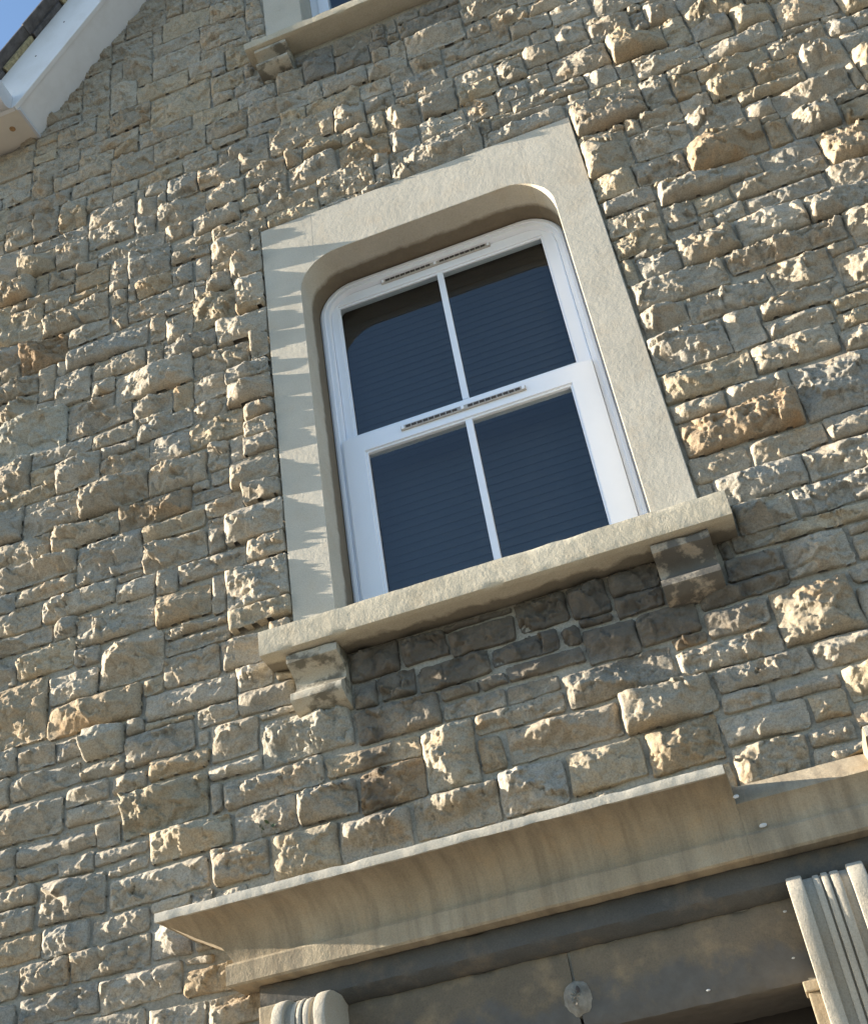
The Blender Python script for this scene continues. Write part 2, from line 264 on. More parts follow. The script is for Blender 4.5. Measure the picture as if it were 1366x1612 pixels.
STONES_IN_VIEW = ("""-2415,-2137,1795,1893;-2539,-2416,1794,1902;-2137,-1970,1798,1863;-2023,-1880,1717,1795;-2194,-2025,1719,1794;-2194,-1980,1646,1717;-2548,-2196,1646,1793;-1979,-1661,1557,1716;-1877,-1654,1727,1807;-1659,-1609,1558,1662;-2370,-2072,1555,1644;-2072,-1979,1547,1644;-2371,-2211,1498,1553;-2211,-2073,1483,1553;-2073,-1877,1489,1546;-1877,-1580,1443,1555;-2028,-1877,1441,1489;-2027,-1663,1332,1440;-2283,-2030,1334,1482;-2498,-2371,1500,1644;-2489,-2284,1429,1497;-2482,-2285,1334,1428;-2256,-2083,1239,1333;-2083,-1874,1237,1331;-2473,-2259,1241,1331;-1872,-1729,1140,1287;-2149,-1872,1140,1236;-2330,-2152,1139,1238;-2470,-2331,1139,1238;-2052,-1769,1029,1138;-1767,-1552,1007,1100;-2331,-2052,1032,1138;-2458,-2333,1027,1137;-2200,-1887,941,1029;-1885,-1688,920,1006;-1686,-1486,901,1006;-1595,-1412,2056,2182;-1543,-1405,1962,2055;-1544,-1326,1870,1961;-1704,-1544,1871,1948;-1654,-1474,1726,1870;-1472,-1143,1662,1828;-1661,-1473,1664,1725;-1609,-1261,1560,1659;-1357,-1150,1439,1560;-1259,-935,1562,1644;-1150,-935,1427,1561;-1142,-852,1646,1768;-1140,-959,1872,1990;-959,-799,1871,1988;-1580,-1360,1443,1558;-1662,-1462,1313,1441;-1460,-1233,1283,1437;-1233,-995,1280,1426;-796,-565,1863,1961;-564,-391,1865,1989;-391,-252,1861,1988;-662,-434,1783,1862;-917,-663,1771,1863;-1048,-917,1768,1870;-434,-369,1782,1861;-369,-198,1702,1825;-717,-629,1714,1768;-629,-371,1711,1782;-851,-717,1711,1769;-851,-639,1646,1711;-639,-463,1646,1708;-761,-461,1569,1646;-934,-761,1429,1645;-758,-674,1448,1568;-674,-313,1445,1566;-995,-714,1292,1427;-714,-506,1291,1445;-461,-115,1576,1700;-506,-267,1313,1438;-252,-87,1827,1904;-196,-1,1712,1826;-250,-85,1907,1989;-112,0,1669,1710;-311,-25,1440,1574;-266,-46,1301,1438;-112,202,1576,1669;191,377,1987,2101;377,721,1986,2100;161,453,2101,2221;153,589,1924,1985;107,285,1839,1922;285,490,1784,1922;491,590,1783,1880;0,284,1771,1837;0,202,1672,1769;202,442,1575,1769;443,590,1715,1782;442,578,1577,1714;-25,265,1499,1572;265,516,1479,1575;-23,127,1423,1497;128,322,1423,1477;322,519,1359,1479;206,313,1330,1420;-46,206,1328,1423;171,310,1261,1328;313,441,1292,1359;-2628,-2440,2923,3098;-2439,-2174,2921,3046;-2304,-2007,2796,2920;-2007,-1693,2792,2917;-2613,-2305,2798,2921;-2602,-2188,2685,2795;-2186,-1903,2598,2792;-1902,-1634,2696,2790;-1903,-1632,2565,2694;-1632,-1554,2558,2717;-2453,-2187,2599,2682;-2600,-2454,2596,2683;-2325,-2015,2486,2596;-2015,-1847,2470,2565;-1847,-1759,2446,2564;-1758,-1478,2467,2557;-1856,-1628,2310,2446;-1628,-1565,2297,2465;-2587,-2326,2484,2596;-2173,-1857,2329,2470;-2272,-2176,2395,2485;-2569,-2274,2401,2484;-2420,-2182,2265,2394;-2569,-2420,2263,2400;-2180,-2076,2248,2329;-2076,-1820,2128,2309;-1819,-1566,2253,2297;-1819,-1556,2183,2253;-2278,-2076,2122,2245;-2562,-2280,2009,2262;-2278,-1904,1989,2121;-1820,-1595,2058,2182;-1901,-1821,2057,2125;-1898,-1544,1949,2056;-1968,-1898,1921,1987;-1970,-1704,1808,1920;-2127,-1971,1863,1989;-2241,-2129,1894,1988;-2395,-2241,1896,1987;-2548,-2397,1903,2007;324,540,3154,3300;163,323,3151,3268;465,892,3033,3154;108,464,3010,3150;584,797,2878,3031;280,584,2877,3007;797,1030,2818,2976;106,280,2877,3007;507,797,2790,2877;729,950,2722,2789;378,505,2703,2875;505,728,2696,2789;728,930,2650,2722;107,378,2705,2874;423,708,2568,2696;708,897,2553,2648;106,423,2567,2702;299,512,2475,2566;512,871,2324,2551;107,297,2474,2565;108,510,2325,2472;107,302,2222,2324;303,551,2221,2322;551,804,2218,2321;455,738,2101,2217;-2413,-2075,4023,4192;-2065,-1977,3912,4068;-1977,-1652,3921,4047;-1665,-1457,3723,3915;-2737,-2593,4150,4334;-2591,-2415,4148,4266;-2277,-2065,3913,4021;-2276,-1877,3761,3910;-1875,-1790,3751,3920;-1790,-1666,3709,3878;-2510,-2277,3839,4017;-2740,-2414,4054,4148;-2697,-2512,3910,4053;-1807,-1553,3617,3709;-1890,-1807,3616,3749;-2147,-1890,3645,3760;-2622,-2415,3709,3838;-2414,-2333,3633,3839;-2332,-2147,3566,3760;-2036,-1672,3455,3615;-2147,-2038,3553,3645;-1669,-1404,3437,3577;-2619,-2414,3566,3706;-2260,-2037,3456,3553;-2592,-2261,3354,3566;-2260,-1950,3353,3454;-1949,-1766,3344,3453;-1766,-1672,3311,3454;-1930,-1675,3212,3311;-1672,-1521,3313,3436;-1675,-1523,3214,3311;-1691,-1454,3082,3211;-2134,-1930,3257,3343;-2096,-1933,3197,3257;-2424,-2136,3265,3353;-2097,-1872,3070,3194;-1872,-1691,3066,3211;-1875,-1617,2918,3064;-2299,-2098,3092,3255;-2650,-2424,3174,3353;-2423,-2299,3174,3262;-2173,-1876,2921,3069;-2580,-2299,3099,3174;-2440,-2173,3046,3092;-1616,-1526,2945,3080;-1616,-1524,2872,2945;-1691,-1523,2813,2872;106,414,4041,4223;414,532,4077,4251;106,299,3770,4002;299,534,3780,3917;106,273,3627,3767;273,476,3630,3769;106,321,3539,3627;106,315,3413,3538;106,308,3301,3412;213,414,4223,4309;216,349,4312,4433;91,350,4434,4600;-3,152,4601,4748;-140,-5,4560,4719;-111,216,4334,4434;-168,-20,4434,4535;-220,129,4287,4334;152,297,4659,4822;297,489,4602,4757;350,590,4413,4573;354,620,4759,4920;170,354,4823,4957;83,260,4959,5064;-26,169,4851,4957;695,939,4460,4598;863,1024,4318,4458;1024,1262,4231,4408;1262,1470,4186,4338;590,694,4399,4570;694,861,4366,4459;704,1008,4189,4317;930,1175,4071,4188;1175,1277,4088,4183;1201,1359,3963,4088;423,704,4253,4366;644,928,4101,4188;1023,1200,3890,4070;1200,1359,3771,3963;844,1023,3973,4070;754,1023,3879,3972;532,644,4042,4191;659,841,3972,4101;863,1160,3747,3878;751,863,3781,3879;535,751,3810,3944;537,656,3946,4040;361,537,3951,4041;477,785,3601,3778;786,873,3597,3746;873,1068,3595,3744;1068,1270,3582,3700;725,940,3483,3595;940,1218,3390,3579;321,724,3484,3599;582,940,3387,3481;911,1170,3282,3387;315,441,3360,3483;442,579,3388,3483;492,609,3300,3387;611,911,3299,3387;540,795,3156,3297;795,1120,3155,3280;892,1091,2978,3155;-1568,-1370,4088,4222;-1469,-1320,3936,4087;-1454,-1319,3759,3935;-1598,-1469,3916,4031;-1553,-1319,3578,3722;-1403,-1319,3434,3577;-1521,-1322,3353,3432;-1521,-1319,3221,3351;-1454,-1319,3029,3127;-1460,-1319,2950,3029;-1523,-1319,2813,2950;-1481,-1319,2719,2811;-1634,-1483,2719,2811;-1554,-1319,2567,2718;-1477,-1319,2466,2566;-1565,-1319,2277,2464;-1553,-1319,2198,2277;-1849,-1570,5656,5851;-2022,-1850,5730,5963;-1792,-1508,5972,6136;-1508,-1306,5941,6087;-1306,-1210,5841,6008;-2018,-1767,6137,6288;-1658,-1500,6138,6279;-1499,-1302,6088,6188;-1767,-1659,6170,6311;-1938,-1647,5504,5648;-1644,-1432,5543,5656;-1636,-1386,5121,5243;-1568,-1308,5729,5909;-1432,-1288,5484,5657;-1525,-1341,5326,5481;-1385,-1179,5123,5242;-1398,-1235,5244,5324;-1336,-949,4965,5120;-947,-717,4967,5100;-1172,-1040,4871,4965;-1040,-770,4870,4965;-1347,-1172,4877,4965;-1561,-1337,4965,5121;-1530,-1347,4903,4965;-1244,-913,4677,4870;-1506,-1246,4764,4877;-1615,-1397,4627,4763;-1578,-1383,4476,4626;-1397,-1245,4647,4762;-1381,-1172,4512,4647;-1172,-923,4406,4560;-1172,-1080,4563,4675;-1080,-892,4563,4665;-1415,-1318,4380,4476;-1316,-1174,4380,4512;-1643,-1415,4336,4456;-1415,-1033,4288,4378;-1033,-770,4221,4405;-1282,-1034,4184,4288;-1555,-1285,4224,4288;-1760,-1555,4257,4336;-1029,-865,5123,5297;-863,-659,5242,5370;-865,-680,5102,5240;-1179,-1029,5122,5270;-912,-754,4668,4828;-2269,-2098,5559,5782;-2097,-1940,5504,5727;-2102,-1866,5327,5504;-1864,-1525,5243,5499;-2262,-1933,5222,5327;-2410,-2178,5412,5559;-2177,-2103,5409,5559;-2403,-2104,5327,5409;-2066,-1934,5123,5221;-1931,-1636,5123,5239;-2085,-1845,4915,5121;-1843,-1562,4940,5121;-1689,-1508,4795,4903;-1932,-1690,4821,4915;-2264,-2066,5141,5221;-2543,-2264,5210,5327;-2838,-2543,5299,5472;-2411,-2085,5051,5141;-2309,-2085,4935,5049;-2074,-1934,4822,4915;-2542,-2413,5053,5207;-2828,-2545,5179,5297;-2712,-2542,5075,5178;-2360,-2214,4847,4935;-2213,-2074,4792,4915;-1898,-1776,4731,4821;-1776,-1617,4628,4793;-1939,-1832,4591,4730;-1832,-1578,4457,4626;-2196,-1942,4649,4791;-2359,-2213,4713,4845;-2670,-2310,4938,5051;-2508,-2362,4714,4935;-2809,-2670,4877,5075;-2669,-2508,4731,4892;-2195,-1952,4498,4648;-1949,-1834,4459,4591;-1792,-1646,4362,4455;-2493,-2196,4630,4713;-1972,-1762,4159,4361;-2138,-1793,4363,4457;-1761,-1568,4186,4257;-1756,-1650,4049,4186;-1650,-1568,4033,4184;-2363,-2195,4444,4593;-2580,-2366,4472,4627;-2778,-2582,4613,4729;-2749,-2581,4473,4613;-2257,-2075,4248,4362;-2073,-1972,4159,4361;-2399,-2257,4330,4444;-1938,-1756,4049,4159;-2682,-2470,4337,4471;-2512,-2258,4268,4330;-2280,-2076,4193,4248;-509,-219,5000,5174;-527,-216,5177,5287;-219,-101,4977,5099;-216,44,5101,5221;44,267,5064,5171;-99,83,4975,5064;-354,-27,4852,4975;-717,-510,4949,5081;-510,-354,4870,4999;-354,50,4749,4850;-768,-611,4830,4948;-611,-355,4750,4869;-754,-672,4559,4716;-672,-509,4521,4680;-506,-331,4521,4677;-922,-672,4406,4558;-671,-530,4368,4520;-529,-313,4369,4518;-690,-271,4182,4368;-311,-168,4382,4535;-271,99,4182,4287;-331,-141,4535,4651;-754,-611,4718,4830;-1550,-1486,1007,1100;-1769,-1660,1100,1140;-1729,-1660,1140,1230;-1660,-1540,1190,1260;-1540,-1340,1190,1280;-1340,-1060,1190,1280;-1060,-720,1190,1279;-720,-380,1190,1260;-380,-40,1190,1300;-40,170,1190,1326;170,440,1190,1260;-1729,-1662,1230,1330;-1660,-1540,1260,1310;-720,-600,1260,1290;-600,-440,1260,1290;-440,-380,1260,1310;310,440,1260,1290;-1873,-1730,1290,1330;-1140,-1050,1770,1870;-1703,-1657,1810,1870;-1473,-1327,1830,1870;-369,-252,1827,1860;490,590,1880,1923;-1898,-1704,1920,1949;107,150,1922,1990;-1403,-1327,1961,1990;-799,-567,1961,1990;-1410,-1320,2100,2198;107,160,2100,2219;-2013,-1903,2567,2598;800,950,2790,2818;-1690,-1617,2872,2918;-1523,-1460,2950,3080;800,890,2977,3030;-2630,-2580,3100,3173;-1453,-1320,3130,3220;108,160,3150,3298;160,323,3270,3300;310,430,3300,3360;430,490,3300,3360;-1930,-1767,3311,3343;441,490,3360,3388;-2740,-2592,3430,3560;-2740,-2620,3560,3670;-2413,-2332,3567,3630;-1670,-1554,3577,3616;321,477,3600,3630;-2740,-2622,3670,3800;1070,1270,3700,3747;-1455,-1320,3722,3759;787,863,3747,3780;-2330,-2277,3760,3839;1160,1200,3749,3890;534,750,3780,3810;-2740,-2622,3800,3910;-2620,-2510,3840,3910;-1790,-1667,3880,3920;-1650,-1600,3917,4000;300,460,3920,3950;460,533,3920,3950;300,360,3950,4041;-1650,-1600,4000,4033;107,230,4002,4040;230,300,4002,4040;-2510,-2414,4020,4053;-1568,-1470,4031,4088;417,530,4041,4077;-1977,-1940,4050,4159;-2073,-1980,4070,4159;842,930,4070,4100;-1370,-1320,4090,4160;1280,1360,4090,4183;-1370,-1320,4160,4223;-840,-690,4181,4220;-2413,-2280,4192,4268;-1320,-1282,4181,4223;-1033,-910,4181,4220;-910,-840,4181,4220;532,703,4191,4253;1010,1170,4190,4230;1170,1260,4190,4230;-770,-690,4220,4330;100,210,4224,4280;-2593,-2512,4267,4336;130,210,4280,4333;-1553,-1417,4290,4333;-270,-220,4287,4380;350,420,4310,4410;707,860,4320,4363;-2470,-2400,4330,4472;-770,-690,4330,4406;-2720,-2682,4337,4473;-220,-111,4334,4380;-2256,-2140,4362,4440;422,693,4367,4399;-168,-111,4380,4433;1030,1260,4410,4480;-2193,-2140,4440,4498;-20,90,4437,4510;940,1030,4460,4590;-1380,-1317,4477,4510;-20,90,4510,4560;-890,-754,4560,4666;-3,90,4560,4600;550,690,4573,4720;-2366,-2197,4593,4630;152,297,4600,4659;490,550,4573,4710;690,850,4600,4710;850,940,4600,4730;-2580,-2493,4627,4713;-1830,-1777,4626,4730;-330,-140,4651,4749;-670,-510,4680,4718;-510,-330,4680,4749;490,550,4710,4759;690,850,4710,4820;-610,-510,4720,4750;-140,-3,4720,4749;550,690,4720,4759;-2780,-2670,4730,4830;-1940,-1900,4730,4820;50,150,4750,4851;300,353,4757,4823;620,690,4760,4840;-2073,-1940,4791,4820;-2780,-2670,4830,4877;-913,-770,4830,4870;-610,-510,4870,4949;-2670,-2510,4892,4938;-1690,-1530,4903,4940;360,480,4920,5030;260,360,4960,5060;-100,43,5067,5100;-2810,-2712,5077,5150;-590,-510,5081,5177;-680,-590,5082,5170;-2413,-2267,5141,5210;-2828,-2712,5150,5179;-680,-590,5170,5240;-590,-530,5180,5260;-210,-90,5221,5320;-90,50,5221,5290;-1933,-1867,5240,5327;-1523,-1400,5243,5325;-1233,-1180,5242,5270;-659,-590,5240,5370;-590,-530,5260,5369;-530,-410,5290,5370;-410,-210,5290,5370;-1060,-864,5300,5370;-210,-90,5320,5370;-2540,-2403,5327,5410;-1340,-1237,5324,5370;-1340,-1290,5370,5440;-2540,-2410,5410,5490;-1340,-1290,5440,5483;-1288,-1210,5450,5530;-2840,-2540,5472,5540;-1520,-1432,5481,5540;-2540,-2410,5490,5560;-1646,-1520,5500,5540;-1288,-1210,5530,5620;-2640,-2540,5540,5630;-2540,-2270,5560,5640;-1288,-1210,5620,5690;-2540,-2270,5640,5790;-1940,-1850,5650,5730;-1570,-1290,5660,5729;-1290,-1210,5690,5780;-2098,-2022,5728,5890;-2270,-2100,5782,5930;-1308,-1210,5780,5840;-2500,-2270,5790,5860;-1850,-1570,5851,5970;-2500,-2380,5860,5930;-2380,-2270,5860,5990;-2100,-2022,5890,5960;-1570,-1307,5910,5940;-2270,-2100,5930,6040;-1570,-1510,5940,5970;-2100,-1850,5963,6070;-1850,-1792,5970,6100;-2380,-2270,5990,6070;-1300,-1210,6010,6110;-2270,-2100,6040,6150;-2100,-1850,6070,6137;-1850,-1792,6100,6137;-2100,-2020,6140,6230;-1766,-1660,6137,6170;-2270,-2100,6150,6250;-1500,-1300,6190,6270;-2100,-2020,6230,6360;-1659,-1500,6280,6430;-2020,-1770,6290,6440;-1770,-1660,6311,6400;-2100,-2020,6360,6430;-1770,-1660,6400,6550;-2020,-1860,6440,6570;-1860,-1770,6440,6510;-1860,-1770,6510,6620""")
